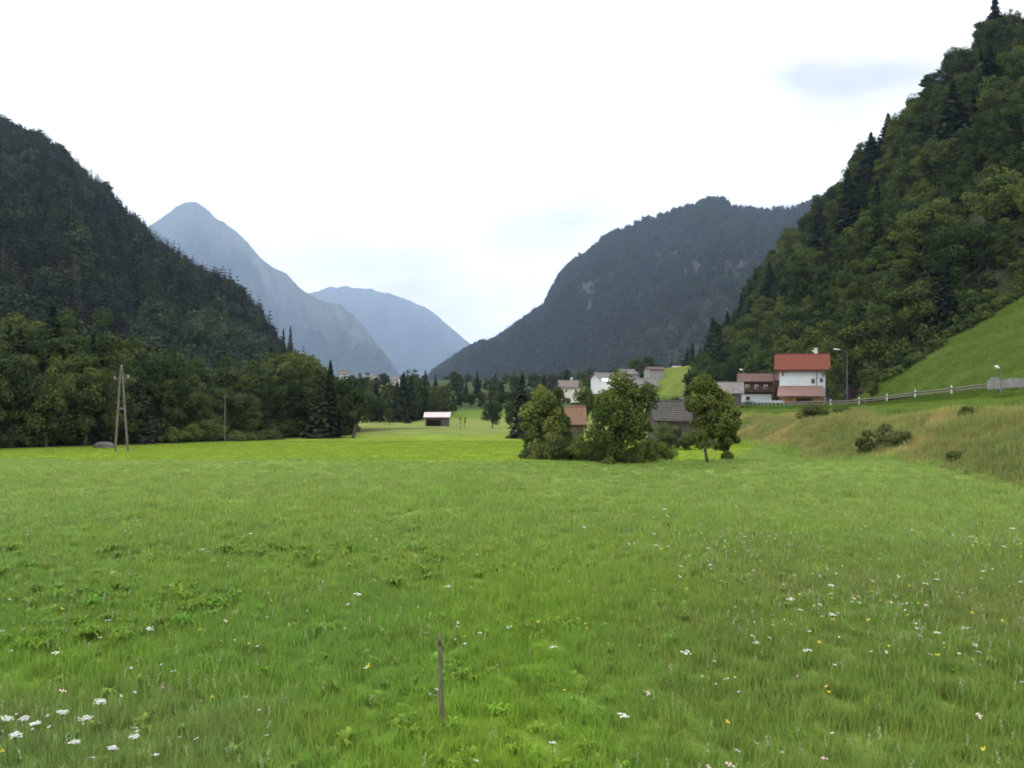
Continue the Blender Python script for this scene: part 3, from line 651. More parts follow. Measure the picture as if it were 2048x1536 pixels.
# trees in the middle distance
far_row = [(752, 200, 762, 'fir1', 1.5), (775, 205, 757, 'broad6', 0.8), (793, 195, 764, 'fir0', 1.5), (806, 200, 748, 'fir3', 1.5), (822, 206, 752, 'fir4', 1.6), (850, 215, 766, 'fir2', 1.5), (862, 235, 770, 'broad2', 0.9),
           (735, 190, 770, 'broad5', 0.8), (780, 180, 812, 'broad4', 0.8), (815, 186, 818, 'fir0', 1.8), (884, 240, 766, 'broad1', 1.0), (906, 250, 784, 'fir4', 1.6), (838, 225, 760, 'broad3', 1.0)]
for i, (px, d, top, key, wd) in enumerate(far_row):
    con = key.startswith('fir')
    single('spruce_tree' if con else 'broadleaf_tree', key, px, d, top, ('dark conifer' if con else 'broad-leaved tree') + ' in the row closing the meadow left of the tin roofed hut', wd, 'trees closing the meadow behind the hut')
for i, (px, d, top) in enumerate([(742, 192, 792), (760, 190, 800), (783, 196, 790), (800, 200, 795), (828, 202, 798), (845, 206, 790), (868, 212, 796), (885, 222, 790), (905, 232, 800), (872, 250, 772), (892, 262, 775), (918, 262, 782), (940, 270, 780), (962, 262, 778), (985, 270, 775), (1005, 262, 780), (1030, 255, 772), (1060, 250, 770), (1085, 235, 765), (850, 262, 768), (826, 262, 765)]):
    single('broadleaf_tree', 'broad%d' % (i % 7), px, d, top, 'broad-leaved tree in the belt of trees closing the far meadow', 1.2, 'belt of trees behind the far meadow')
single('broadleaf_tree', 'broad5', 985, 150, 789, 'small round tree on a bare trunk standing alone in the far meadow', 0.85)
single('spruce_tree', 'fir3', 1045, 112, 748, 'broad dark conifer behind the leftmost orchard tree', 1.25)
single('broadleaf_tree', 'broad1', 1022, 125, 790, 'dark leafy tree left of the broad dark conifer', 0.7)
single('broadleaf_tree', 'broad4', 1115, 120, 765, 'dull olive tree behind the leftmost orchard tree', 0.7)
single('broadleaf_tree', 'broad2', 1170, 130, 757, 'tall olive tree behind the orange roofed hut', 0.65)
single('broadleaf_tree', 'broad6', 1208, 140, 770, 'olive tree between hut and the upper white house', 0.7)
single('broadleaf_tree', 'broad3', 1345, 118, 782, 'round dark green bush-like tree behind the old grey barn', 1.1)
single('broadleaf_tree', 'broad0', 1385, 128, 780, 'dark green tree beside the grey roofed shed', 0.8)
single('spruce_tree', 'fir1', 1133, 330, 738, 'distant small dark conifer above the pink roofed farmhouse', 1.3)
single('spruce_tree', 'fir0', 1088, 330, 746, 'distant smaller conifer left of the pink roofed farmhouse', 1.3)
single('spruce_tree', 'fir4', 1342, 330, 722, 'distant conifer on the bright green knoll beside the grey farm tower', 1.5)
single('broadleaf_tree', 'broad1', 1150, 300, 752, 'distant olive tree behind the pink roofed farmhouse', 1.1)
for i, (px, d, top) in enumerate([(1392, 236, 722), (1412, 250, 700), (1428, 232, 715), (1448, 238, 690), (1465, 222, 705), (1485, 215, 690), (1408, 225, 745), (1440, 215, 735), (1505, 205, 700), (1525, 200, 690), (1550, 195, 685)]):
    single('broadleaf_tree', 'slope%d' % (i % 7), px, d, top, 'broad-leaved tree at the foot of the wooded hill behind shed and chalet', 0.95, 'trees at the hill foot behind the shed')
single('broadleaf_tree', 'broad4', 1395, 260, 705, 'tall green tree at the foot of the wooded hill beside the knoll', 0.7)
single('spruce_tree', 'fir2', 1378, 245, 735, 'dark conifer at the foot of the wooded hill beside the knoll', 1.6)
single('broadleaf_tree', 'light0', 1670, 143, 714, 'leafy tree hiding the side of the red roofed house', 0.72)
single('broadleaf_tree', 'broad6', 1712, 158, 690, 'rounded tree behind the street lamp by the house', 0.7)
single('broadleaf_tree', 'broad2', 1740, 140, 722, 'small yellowish tree at the foot of the green slope', 0.9)
for i, px in enumerate((921, 929)):
    x, y = at(px, 145); special('sapling', x, y, 2.6 - 0.3 * i, 0.55, 0.35, ('taller' if i == 0 else 'shorter') + ' thin sapling in the meadow right of the tin roofed hut', 470 + i, 'leaf_orchard', 8, 260, 0.14, 0.035, 0.05)
# distant valley trees
vr = R(475)
for k in range(90):
    px = vr.uniform(640, 1330); d = vr.uniform(330, 720); x, y = at(px, d); con = vr.uniform() < 0.4
    plant('spruce_tree' if con else 'broadleaf_tree', ('fir%d' % vr.integers(0, 5)) if con else ('broad%d' % vr.integers(0, 7)), x, y, vr.uniform(6, 12), ('small far conifer' if con else 'small far broad-leaved tree') + ' among the village houses at the valley mouth', 'far trees around the valley village', wid=1.5 if con else 1.1)

# orchard round the old barn
ox, oy = at(1086, 50); special('fruit_tree', ox, oy, 4.5, 2.55, 0.0, 'dense bushy fruit tree leafy to the ground, leftmost in the orchard', 481, 'leaf_orchard', 46, 12000, 0.19, 0.11, 0.1, (0.12, 0.26), -0.12, droop=0.4, irr=0.34)
ox, oy = at(1240, 44.6); special('fruit_tree', ox, oy, 4.35, 3.75, 0.03, 'wide spreading fruit tree in front of hut and barn', 486, 'leaf_orchard', 52, 16000, 0.165, 0.13, 0.15, (0.09, 0.22), -0.3, droop=0.5, irr=0.42)
ox, oy = at(1418, 44.6); special('fruit_tree', ox, oy, 4.6, 2.6, 0.30, 'narrow fruit tree with bare leaning trunk right of the old barn', 483, 'leaf_orchard', 34, 10500, 0.165, 0.085, 0.35, (0.12, 0.24), droop=0.4, irr=0.4)
ox, oy = at(1456, 48); special('fruit_tree', ox, oy, 3.3, 1.7, 0.10, 'darker leafy tree pressed against the right fruit tree', 484, 'leaf_orchard', 24, 6500, 0.17, 0.08, 0.2, (0.14, 0.26), droop=0.3, irr=0.4)
ox, oy = at(1118, 66); special('fruit_tree', ox, oy, 4.6, 2.4, 0.0, 'darker tree standing close behind the leftmost orchard tree', 487, 'leaf_broad', 26, 6500, 0.18, 0.08, 0.2, (0.12, 0.26), droop=0.3, irr=0.4)
for i, (px, d, h, w, nm) in enumerate([(1125, 53, 1.25, 2.2, 'pale green rounded shrub between two orchard trees'), (1165, 52, 0.95, 1.9, 'low shrub left of the wide fruit tree'), (1195, 50.5, 1.1, 1.7, 'dark shrub under the wide fruit tree'),
        (1285, 51, 0.9, 1.7, 'low dark shrub right of the wide fruit tree'), (1330, 74, 2.4, 2.6, 'dark shrub against the barn front'), (1085, 55, 0.8, 2.0, 'low shrub at the foot of the leftmost orchard tree'), (1375, 72, 1.6, 2.2, 'brownish green shrub at the barn corner'), (1150, 70, 1.5, 2.4, 'dull shrub in front of the orange roofed hut'), (1215, 49.5, 1.2, 2.0, 'leafy shrub at the trunk of the wide fruit tree'), (1262, 49, 0.9, 1.8, 'second leafy shrub at the trunk of the wide fruit tree'), (1070, 57, 1.1, 1.8, 'shrub at the left foot of the leftmost orchard tree'), (1110, 55, 1.5, 2.0, 'tall shrub between the leftmost tree and the pale shrub'), (1145, 53.5, 1.1, 2.2, 'bright green shrub below the orange roofed hut'), (1315, 60, 1.4, 2.2, 'dark shrub between the wide fruit tree and the barn')]):
    d = 44.6 + (d - 49) * 0.55 if d < 62 else d
    x, y = at(px, d); special('shrub', x, y, h, w, 0.0, nm, 490 + i, 'leaf_orchard' if i % 2 else 'leaf_bush', 26, 3600, 0.13, 0.04, cat='shrub')

# bushes on the dry bank
for i, (px, py, d, h, w, nm) in enumerate([(1768, 885, 54, 1.3, 2.5, 'large green bush low on the dry grass bank'), (1800, 890, 52, 1.0, 1.7, 'small dark bush at the right end of the large bank bush'), (1735, 893, 55, 0.9, 1.8, 'small bush left of the large bank bush'),
        (1632, 850, 80, 1.3, 3.2, 'grey green bush in the hollow of the dry bank'), (1690, 845, 76, 0.9, 1.8, 'small bush above the hollow of the dry bank'), (1935, 835, 52, 0.8, 1.3, 'small dark bush high on the bank near the right edge'), (1910, 935, 42.5, 0.6, 0.9, 'small brown tinged bush at the bank foot near the right edge')]):
    x, y = at(px, d); special('bush', x, y, h, w, 0.0, nm, 510 + i, 'leaf_bank', 24, 3000, 0.15, 0.04, cat='bush')
br2 = R(523)
for i in range(30):
    px = 1745 + i * 11.5; d = 127.5 + br2.uniform(-4, 2.5); x, y = at(px, d)
    special('scrub_bush', x, y, br2.uniform(0.7, 2.4), br2.uniform(1.6, 3.4), 0.0, 'ragged scrub bush along the border of green slope and woods', 530 + i % 6, 'leaf_bush' if i % 3 else 'leaf_slope', 18, 1200, 0.28, 0.05, group='scrub along the edge of the green slope', cat='bush')
x, y = at(1712, 136); special('bush', x, y, 1.9, 3.6, 0.0, 'dark reddish brown bush beside the street lamp', 520, 'leaf_brown', 26, 2600, 0.24, 0.05, cat='bush')
x, y = at(1683, 138); special('bush', x, y, 1.6, 2.6, 0.0, 'dark green bush between the house and the reddish bush', 521, 'leaf_bush', 22, 2200, 0.24, 0.05, cat='bush')

# ------------------------------------------------------------------ buildings
def gable(mb, w, dep, wh, rh, base=-0.6):
    x, y = w / 2, dep / 2
    v = [(-x, -y, base), (x, -y, base), (x, y, base), (-x, y, base), (-x, -y, wh), (x, -y, wh), (x, y, wh), (-x, y, wh), (-x, 0, wh + rh), (x, 0, wh + rh)]
    return mb.add(v, [(0, 1, 5, 4), (2, 3, 7, 6), (1, 2, 6, 9, 5), (3, 0, 4, 8, 7), (4, 5, 9, 8), (6, 7, 8, 9)])

def roof_parts(e, w, dep, wh, rh, over, mat, th=0.16, lift=0.03, name='roof', cap=True):
    """two pitched slabs, one object each, ridge along x"""
    y = dep / 2; k = rh / y; yo = y + over; ze = wh - over * k; xo = w / 2 + over
    o1 = MB().slab([(-xo, -yo, ze + lift + th), (xo, -yo, ze + lift + th), (xo, 0, wh + rh + lift + th), (-xo, 0, wh + rh + lift + th)], th).build(name, mat, e)
    MB().slab([(xo, yo, ze + lift + th), (-xo, yo, ze + lift + th), (-xo, 0, wh + rh + lift + th), (xo, 0, wh + rh + lift + th)], th).build(name, mat, e)
    if cap: MB().tube([(-xo, 0, wh + rh + lift + th), (xo, 0, wh + rh + lift + th)], [0.09, 0.09], 8).build('ridge_cap', mat, o1)
    return o1

def window(e, x, z, w, h, y, frame='white_paint', name='window'):
    """in the front wall at y; a frame of four bars with a recessed pane"""
    mb = MB(); t = 0.07
    mb.box((x, y - 0.03, z + h / 2 - t / 2), (w, 0.08, t)); mb.box((x, y - 0.03, z - h / 2 + t / 2), (w, 0.08, t))
    mb.box((x - w / 2 + t / 2, y - 0.03, z), (t, 0.08, h - 2 * t)); mb.box((x + w / 2 - t / 2, y - 0.03, z), (t, 0.08, h - 2 * t)); mb.box((x, y - 0.03, z), (t * 0.7, 0.07, h - 2 * t))
    o = mb.build(name, M[frame], e); MB().box((x, y - 0.012, z), (w - 2 * t + 0.01, 0.02, h - 2 * t + 0.01)).build('pane', M['glass'], o); return o

def house(name, label, px, d, w, dep, wh, rh, wall, roof, over=0.5, rz=0.0, z=None, wins=(), chimney=None, cat='house', group=None, wframe='white_paint'):
    x, y = at(px, d); z = float(ground(x, y)) if z is None else z
    e = empty(name, (x, y, z), rz, label, cat, group)
    gable(MB(), w, dep, wh, rh).build('wall', M[wall], e); rf = roof_parts(e, w, dep, wh, rh, over, M[roof])
    for (wx, wz, ww, hh) in wins: window(e, wx, wz, ww, hh, -dep / 2, wframe)
    if chimney is not None:
        ch = MB().box((chimney, 0.5, wh + rh + 0.25), (0.5, 0.5, 1.3)).box((chimney, 0.5, wh + rh + 0.95), (0.62, 0.62, 0.12)).build('chimney', M['white_wall'], rf)
    return e

# white house with red roof and pink lean-to
hx, hy = at(1604, 154); hz = 1.35
H1 = empty('farmhouse', (hx, hy, hz), -0.31, 'white rendered house with bright red roof and faded pink lean-to roof', 'house')
gable(MB(), 7.5, 8.0, 5.6, 2.3, -1.2).build('wall', M['white_wall'], H1)
rf = roof_parts(H1, 7.5, 8.0, 5.6, 2.3, 0.85, M['red_roof'], 0.18)
MB().box((-3.2, -4.86, 4.98), (0.0 + 2.6, 0.1, 0.16)).box((1.55, -4.86, 4.98), (6.8, 0.1, 0.16)).build('fascia_board', M['dark_wood'], H1)
MB().box((2.3, 0.4, 8.3), (0.55, 0.55, 1.5)).box((2.3, 0.4, 9.1), (0.7, 0.7, 0.14)).build('chimney', M['white_wall'], rf)
MB().slab([(-4.1, -7.0, 0.85), (3.6, -7.0, 0.85), (3.3, -4.02, 2.55), (-3.9, -4.02, 2.55)], 0.14).build('lean_to_roof', M['pink_roof'], H1)
lw = MB().box((-0.2, -6.2, -0.15), (7.2, 0.16, 1.5)).build('lean_to_wall', M['orange_wood'], H1)
for k in range(5): MB().box((-3.6 + 1.7 * k, -6.75, -0.25), (0.16, 0.16, 1.7)).build('lean_to_post', M['dark_wood'], H1)
MB().box((0.2, -6.29, -0.1), (2.4, 0.03, 1.1)).build('garage_shade_panel', M['opening_shade'], lw)  # dark sheet on the closed wall, painting the shade of a garage opening
MB().tube([(2.35, -4.08, 5.3), (2.35, -4.08, 2.5)], [0.055, 0.055], 8).build('drainpipe', M['dark_wood'], H1)
window(H1, 1.75, 3.35, 0.55, 0.8, -4.0, 'dark_wood')
window(H1, 3.1, 3.5, 0.5, 0.7, -4.0, 'dark_wood')
# balcony along the left gable
bal = MB().box((-4.25, -1.2, 2.9), (1.0, 5.6, 0.14)).build('balcony', M['dark_wood'], H1)
for k in range(9): MB().box((-4.72, -3.8 + 0.65 * k, 3.4), (0.05, 0.42, 0.85)).build('balcony_board', M['orange_wood'], bal)
MB().box((-4.72, -1.2, 3.88), (0.10, 5.6, 0.07)).build('balcony_rail', M['dark_wood'], bal)
MB().tube([(-4.7, -3.9, -0.9), (-4.7, -3.9, 5.0)], [0.08, 0.08], 6).build('balcony_post', M['dark_wood'], bal)
MB().slab([(-4.0, -3.95, 4.2), (-3.0, -4.03, 4.2), (-3.0, -4.03, 5.4), (-4.0, -3.95, 5.4)], 0.04).build('gable_boarding', M['orange_wood'], H1)

# brown chalet
CH = empty('chalet', (*at(1514, 160), 0.9), -0.27, 'brown timber chalet with white lower wall left of the red roofed house', 'house')
gable(MB(), 5.4, 5.5, 3.9, 1.1, 1.45).build('wall', M['dark_wood'], CH); MB().box((-0.1, 0, 0.2), (5.2, 5.3, 2.48)).build('lower_wall', M['white_wall'], CH)
roof_parts(CH, 5.4, 5.5, 3.9, 1.1, 0.8, M['brown_roof'])
for k in range(3): window(CH, -1.7 + 1.6 * k, 2.8, 0.6, 0.75, -2.75, 'white_paint')
window(CH, -1.6, 0.7, 0.7, 0.7, -2.66, 'dark_wood')
bl = MB().box((0, -3.15, 1.95), (5.4, 0.8, 0.1)).build('balcony', M['dark_wood'], CH)
for k in range(14): MB().box((-2.6 + 0.4 * k, -3.52, 2.38), (0.26, 0.04, 0.75)).build('balcony_board', M['dark_wood'], bl)
house('shed', 'long low shed with grey roof left of the brown chalet', 1442, 148, 6.6, 5.0, 2.0, 1.55, 'old_wood', 'grey_roof', 0.45, -0.24, z=0.75, wins=((-1.5, 1.1, 0.6, 0.5),), cat='shed', wframe='dark_wood')
house('outbuilding', 'dark timber outbuilding between chalet and red roofed house', 1547, 166, 2.6, 4.0, 4.2, 1.0, 'dark_wood', 'brown_roof', 0.4, 0, z=0.7, cat='outbuilding')
house('cottage', 'house showing only its orange roof behind the leafy tree', 1704, 170, 3.4, 5.0, 5.4, 1.9, 'cream_wall', 'orange_roof', 0.5, 0.1, z=1.6, wins=((0.4, 3.6, 0.7, 0.9),))

# old grey barn in the orchard
bx, by = at(1362, 86); bz = float(ground(bx, by))
B = empty('barn', (bx, by, bz), 0.03, 'old weathered timber barn with sagging grey shingle roof behind the orchard trees', 'barn')
bw, bd, bh, br_ = 5.6, 4.6, 2.9, 1.5
gable(MB(), bw - 0.12, bd - 0.12, bh - 0.1, br_ - 0.18, -0.5).build('wall', M['dark_wood'], B)
r = R(530)
for k in range(22):                                  # upright wall boards on the front
    xx = -bw / 2 + (k + 0.5) * bw / 22; lo = 1.75 if 3 <= k <= 8 else -0.4
    top = bh - 0.12 + r.normal() * 0.02
    MB().box((xx, -bd / 2 + 0.0 + r.normal() * 0.008, (lo + top) / 2), (bw / 22 - 0.022, 0.05, top - lo)).build('wall_board', M['old_wood'], B)
for sx in (-1, 1):
    for k in range(16):
        yy = -bd / 2 + (k + 0.5) * bd / 16; top = bh + br_ * (1 - abs(yy) / (bd / 2)) - 0.15
        MB().box((sx * (bw / 2 + r.normal() * 0.006), yy, (top - 0.4) / 2), (0.05, bd / 16 - 0.022, top + 0.4)).build('wall_board', M['old_wood'], B)
MB().box((-0.98, -bd / 2 + 0.04, 0.65), (1.5, 0.03, 2.1)).build('doorway_shade_panel', M['opening_shade'], B)  # dark sheet before the solid wall, painted as the doorway's inner shade
for sy in (-1, 1):                                   # shingle courses, lapped like steps
    nco = 9; slope = math.hypot(bd / 2 + 0.5, br_ * (bd / 2 + 0.5) / (bd / 2)); run = (bd / 2 + 0.5); k_ = br_ / (bd / 2)
    for c in range(nco):
        y0 = run * (1 - c / nco) + 0.06; y1 = run * (1 - (c + 1) / nco) - 0.04; y1 = max(y1, 0)
        z0 = bh + br_ - y0 * k_ + 0.10; z1 = bh + br_ - y1 * k_ + 0.05
        mb = MB(); nseg = 16; xe = bw / 2 + 0.45
        for s in range(nseg):
            xa = -xe + 2 * xe * s / nseg + 0.01; xb = -xe + 2 * xe * (s + 1) / nseg - 0.01; j = r.normal() * 0.02; sag = -0.14 * math.cos((xa + xb) / 2 / xe * 1.5)
            q = [(xa, sy * (y0 + j), z0 + sag + abs(j)), (xb, sy * (y0 + j), z0 + sag), (xb, sy * y1, z1 + sag), (xa, sy * y1, z1 + sag)]
            if sy < 0: pass
            else: q = [q[1], q[0], q[3], q[2]]
            mb.slab([q[0], q[1], q[2], q[3]], 0.045)
        mb.build('shingle_course', M['shingle'], B)
MB().tube([(-bw / 2 - 0.45, 0, bh + br_ + 0.05), (0, 0, bh + br_ - 0.06), (bw / 2 + 0.45, 0, bh + br_ + 0.05)], [0.08] * 3, 7).build('ridge_beam', M['old_wood'], B)
MB().box((0, -bd / 2 - 0.42, bh - 0.36), (bw + 0.9, 0.1, 0.14)).build('eaves_board', M['dark_wood'], B)

HU = house('hut', 'small orchard hut with orange tiled roof between two fruit trees', 1150, 84, 1.5, 2.6, 2.3, 1.35, 'dark_wood', 'orange_roof', 0.3, 0.0, cat='hut', wins=((0.3, 1.3, 0.45, 0.45),), wframe='old_wood')
for k in range(6):
    if k not in (3, 4) and k < 5: MB().box((-0.6 + 0.29 * k, -1.33, 0.75), (0.26, 0.04, 2.3)).build('wall_board', M['old_wood'], HU)

# tin-roofed hay hut in the far meadow
tx, ty = at(875, 172); tz = float(ground(tx, ty))
T_ = empty('hay_hut', (tx, ty, tz), 0.02, 'small timber hay hut with pale tin roof and open dark front in the far meadow', 'hut')
MB().box((0, 1.6, 0.8), (4.4, 0.12, 2.2)).build('back_wall', M['old_wood'], T_)
for sx in (-1, 1): MB().box((sx * 2.2, 0, 0.75), (0.12, 3.3, 2.1)).build('side_wall', M['old_wood'], T_)
for k in range(9): MB().box((-1.95 + 0.49 * k, -1.6, 1.55 if k < 6 else 0.75), (0.46, 0.08, 0.5 if k < 6 else 2.1)).build('wall_board', M['old_wood'], T_)
for k in range(2): MB().box((-2.1 + 3.0 * k, -1.62, 0.6), (0.14, 0.14, 1.9)).build('post', M['old_wood'], T_)
MB().slab([(-2.6, -2.1, 1.85), (2.6, -2.1, 1.85), (2.6, 0.1, 2.75), (-2.6, 0.1, 2.75)], 0.07).build('roof_sheet', M['tin_roof'], T_)
MB().slab([(2.6, 2.1, 1.85), (-2.6, 2.1, 1.85), (-2.6, 0.1, 2.752), (2.6, 0.1, 2.752)], 0.07).build('roof_sheet', M['tin_roof'], T_)

# upper farm and village houses
house('farmhouse', 'white house under a grey roof, left of the upper farm group', 1206, 300, 6.0, 6, 4.6, 1.8, 'bright_wall', 'grey_roof', 0.9, 0.5, z=1.5, wins=((-1.8, 3.6, 0.9, 1.1), (1.6, 3.6, 0.9, 1.1)))
house('farmhouse', 'long white house with dark balcony in the upper farm group', 1224, 285, 6.6, 6, 3.3, 0.9, 'bright_wall', 'bright_wall', 0.2, 0.0, z=1.6, wins=((-1.6, 3.0, 0.8, 0.7), (0.2, 3.0, 0.8, 0.7), (2.2, 2.9, 0.8, 0.8)), wframe='dark_wood')
house('barn', 'broad barn with pale grey roof and cream wall in the upper farm group', 1262, 275, 8.0, 8, 2.4, 2.2, 'cream_wall', 'grey_roof', 0.7, 0.0, z=0.9, wins=((-1.2, 1.6, 0.9, 0.8), (1.8, 1.6, 0.9, 0.8)), cat='barn')
house('barn', 'dark roofed stable at the right end of the upper farm group', 1292, 282, 5.6, 6, 2.6, 2.1, 'grey_wall', 'grey_roof', 0.5, 0.1, z=1.2, wins=((0.3, 1.3, 0.5, 0.6),), cat='barn')
house('farmhouse', 'grey house with flat brown roof standing highest on the knoll', 1308, 305, 5.2, 6, 4.0, 0.8, 'grey_wall', 'brown_roof', 0.5, 0.2, z=5.2, wins=((-1, 2.5, 0.8, 0.9), (1, 2.5, 0.8, 0.9)))
house('farmhouse', 'far house with faded roof between the upper farm and the knoll', 1258, 330, 6.5, 6, 5.0, 1.6, 'grey_wall', 'grey_roof', 0.6, 0.1, z=3.0, wins=((-1, 3.2, 0.8, 0.9), (1.2, 3.2, 0.8, 0.9)))
house('farmhouse', 'pink roofed farmhouse behind the orchard trees', 1138, 240, 5.2, 6, 3.6, 1.6, 'cream_wall', 'dull_roof', 0.6, 0.15, z=-0.2, wins=((-1.4, 2.6, 0.8, 0.9), (1.2, 2.6, 0.8, 0.9)), chimney=0.8)
house('cottage', 'small white building at the top edge of the bright green knoll', 1353, 330, 3.6, 4, 2.0, 0.7, 'white_wall', 'tin_roof', 0.2, 0.2, z=8.0, wins=((0.3, 1.1, 0.6, 0.6),))
for (px, d, w, top, wall, roof, nm, rz) in [(921, 330, 6, 806, 'cream_wall', 'brown_roof', 'low brown roofed house behind the meadow right of the hay hut', 0.0), (946, 400, 7, 790, 'dark_wood', 'grey_roof', 'dark timber house with white window among far trees', 0.2),
        (766, 620, 9, 752, 'bright_wall', 'grey_roof', 'white village house with flat grey roof left of the valley mouth', 0.1), (790, 640, 8, 749, 'cream_wall', 'grey_roof', 'tall cream village house at the valley mouth', -0.2), (688, 560, 8, 738, 'bright_wall', 'dull_roof', 'white village house above the end of the left wood', 0.2),
        (735, 660, 10, 745, 'cream_wall', 'grey_roof', 'cream village house between two far trees', 0.3), (752, 700, 9, 747, 'grey_wall', 'dull_roof', 'village house with pinkish roof behind the flat roofed white one', -0.1), (908, 520, 7, 778, 'cream_wall', 'grey_roof', 'pale cottage at the foot of the forested mountain', 0.2)]:
    w *= 0.75 if d > 500 else 1.0; top += 4
    x, y = at(px, d); zt = CAMZ + (HZ - top) / F * d; g = float(ground(x, y)); hh = max(4.2, min(zt - g, 9.5)); z = zt - hh
    e = house('village_house', nm, px, d, w, w * 0.9, hh - 2, 2.0, wall, roof, 0.7, rz, z=z, wins=tuple((wx, (hh - 2) * f_, 1.0, 1.1) for wx in (-w * 0.28, w * 0.05, w * 0.32) for f_ in ((0.62,) if hh < 6 else (0.35, 0.75))))
    if z > g: MB().box((0, 0, (g - z) / 2 - 0.7), (w * 0.98, w * 0.88, z - g + 0.4)).build('foundation', M['concrete'], e)

# ------------------------------------------------------------------ road, rail, posts, lamps
yy = np.linspace(20, 230, 120); xl, xr = 41.2 + 0 * yy, 45.0 + 0 * yy
v = np.concatenate([np.stack([xl, yy, np.interp(yy, RD, RZ) + 0.05], 1), np.stack([xr, yy, np.maximum(np.interp(yy, RD, RZ), ground(xr, yy)) + 0.05], 1)]); n = len(yy)
f = np.stack([np.arange(n - 1), np.arange(n - 1) + n, np.arange(n - 1) + n + 1, np.arange(n - 1) + 1], 1)
tag(link(bpy.data.objects.new('road', mesh('road', v, f, M['asphalt']))), 'narrow asphalt road along the top of the bank', kind='structure')

XF = 40.0
def zf(y, x=XF): return float(ground(x, y))
fe = empty('roadside_fence', (XF, 100, zf(100)), 0, 'grey timber rail fence along the road below the green slope', 'fence')
ys_ = np.arange(73, 128, 2.6); o0 = np.array([XF, 100, zf(100)])
for k in range(len(ys_)):
    p = np.array([XF, ys_[k], zf(ys_[k])]) - o0; MB().tube([p + (0, 0, -0.4), p + (0, 0, 0.62)], [0.07, 0.06], 6).build('post', M['rail_wood'], fe)
    if k < len(ys_) - 1:
        q = np.array([XF, ys_[k + 1], zf(ys_[k + 1])]) - o0
        for hz_ in (0.28, 0.52): MB().tube([p + (-0.07, 0, hz_), q + (-0.07, 0, hz_)], [0.075, 0.065], 6).build('rail', M['rail_wood'], fe)
for k, d in enumerate((79, 86.1, 92.6, 100, 109)):
    nm = ['first white road marker post, nearest the concrete wall', 'second white road marker post from the concrete wall', 'third white road marker post from the concrete wall', 'fourth white road marker post from the concrete wall', 'fifth white road marker post, beside the reddish brown bush'][k]
    e = empty('marker_post', (XF - 0.32, d, zf(d, XF - 0.32)), 0, nm, 'marker post', 'white marker posts along the road')
    MB().box((0, 0, 0.2), (0.10, 0.09, 1.1)).slab([(-0.05, -0.045, 0.75), (0.05, -0.045, 0.75), (0.05, 0.045, 0.84), (-0.05, 0.045, 0.84)], 0.02).build('post', M['post_white'], e)
    MB().box((0, 0, 0.55), (0.108, 0.098, 0.13)).build('reflector_band', M['black_band'], e)
gr = empty('guard_rail', (XF, 146, zf(146)), 0, 'galvanised steel guard rail in front of the houses', 'guard rail'); o0 = np.array([XF, 146, zf(146)])
ys_ = np.arange(129, 166, 2.0)
prev = None
for k, yv in enumerate(ys_):
    xo = XF - 0.04 * max(0, yv - 140); p = np.array([xo, yv, zf(yv, xo)]) - o0
    MB().box(p + (0.1, 0, 0.2), (0.1, 0.1, 1.1)).build('post', M['zinc'], gr)
    if prev is not None:
        mb = MB()
        for zz, off in ((0.40, 0.0), (0.50, -0.05), (0.60, 0.0), (0.70, -0.05)):
            mb.slab([prev + (off, 0, zz), p + (off, 0, zz), p + ((0.0 if off else -0.05), 0, zz + 0.1), prev + ((0.0 if off else -0.05), 0, zz + 0.1)], 0.012)
        mb.build('beam', M['zinc'], gr)
    prev = p
cw = empty('concrete_wall', (XF, 69, zf(69)), 0, 'low grey concrete wall beside the road at the right edge', 'wall')
for k in range(3): MB().box((0, -3.2 + 3.02 * k, 0.25 - 0.05 * k * 2), (0.35, 3.0, 1.3)).build('wall_panel', M['concrete'], cw)
MB().box((0, 4.45 - 0.9, 0.15), (0.5, 0.5, 1.5)).build('end_pillar', M['concrete'], cw)

def lamp(px, d, z, h, arm, label, rz=0.0, head=(0.95, 0.32, 0.16)):
    x, y = at(px, d); e = empty('street_lamp', (x, y, z), rz, label, 'street lamp')
    MB().tube([(0, 0, -0.5), (0, 0, h * 0.6), (0, 0, h)], [0.07, 0.055, 0.04], 8).build('pole', M['lamp_pole'], e)
    MB().tube([(0, 0, h - 0.02), (-arm * 0.4, 0, h + 0.3), (-arm, 0, h + 0.42)], [0.04, 0.035, 0.03], 6).build('arm', M['lamp_pole'], e)
    hd = MB().add(*_lamp_head(-arm - head[0] * 0.4, h + 0.44, head)).build('lamp_head', M['white_paint'], e)
    MB().box((-arm - head[0] * 0.45, 0, h + 0.44 - head[2] * 0.5 - 0.012), (head[0] * 0.6, head[1] * 0.7, 0.03)).build('lens', M['zinc'], hd)
    return e
def _lamp_head(x, z, s):
    v = []; n = 8
    for i, (fx, fs) in enumerate(((-0.5, 0.45), (-0.3, 0.95), (0.25, 0.9), (0.5, 0.4))):
        for k in range(n):
            a = 6.283 * k / n; v.append((x + fx * s[0], math.cos(a) * s[1] / 2 * fs, z - fx * 0.12 + math.sin(a) * s[2] / 2 * fs))
    f = [(i * n + k, (i + 1) * n + k, (i + 1) * n + (k + 1) % n, i * n + (k + 1) % n) for i in range(3) for k in range(n)]
    return v, f + [tuple(range(n)), tuple(3 * n + k for k in range(n - 1, -1, -1))]
lamp(1694, 132, 1.6, 7.4, 1.2, 'tall grey street lamp with white head right of the red roofed house')
lamp(1488, 172, 0.6, 6.0, 0.3, 'street lamp whose white head shows above the shed roof', head=(0.6, 0.35, 0.25))
lamp(1633, 168, 1.8, 8.3, 0.3, 'street lamp whose white head shows just above the red roof', head=(0.6, 0.35, 0.25))
lamp(2002, 66, 3.9, 1.15, 0.15, 'short lamp on the end of the concrete wall at the right edge', head=(0.34, 0.2, 0.2))

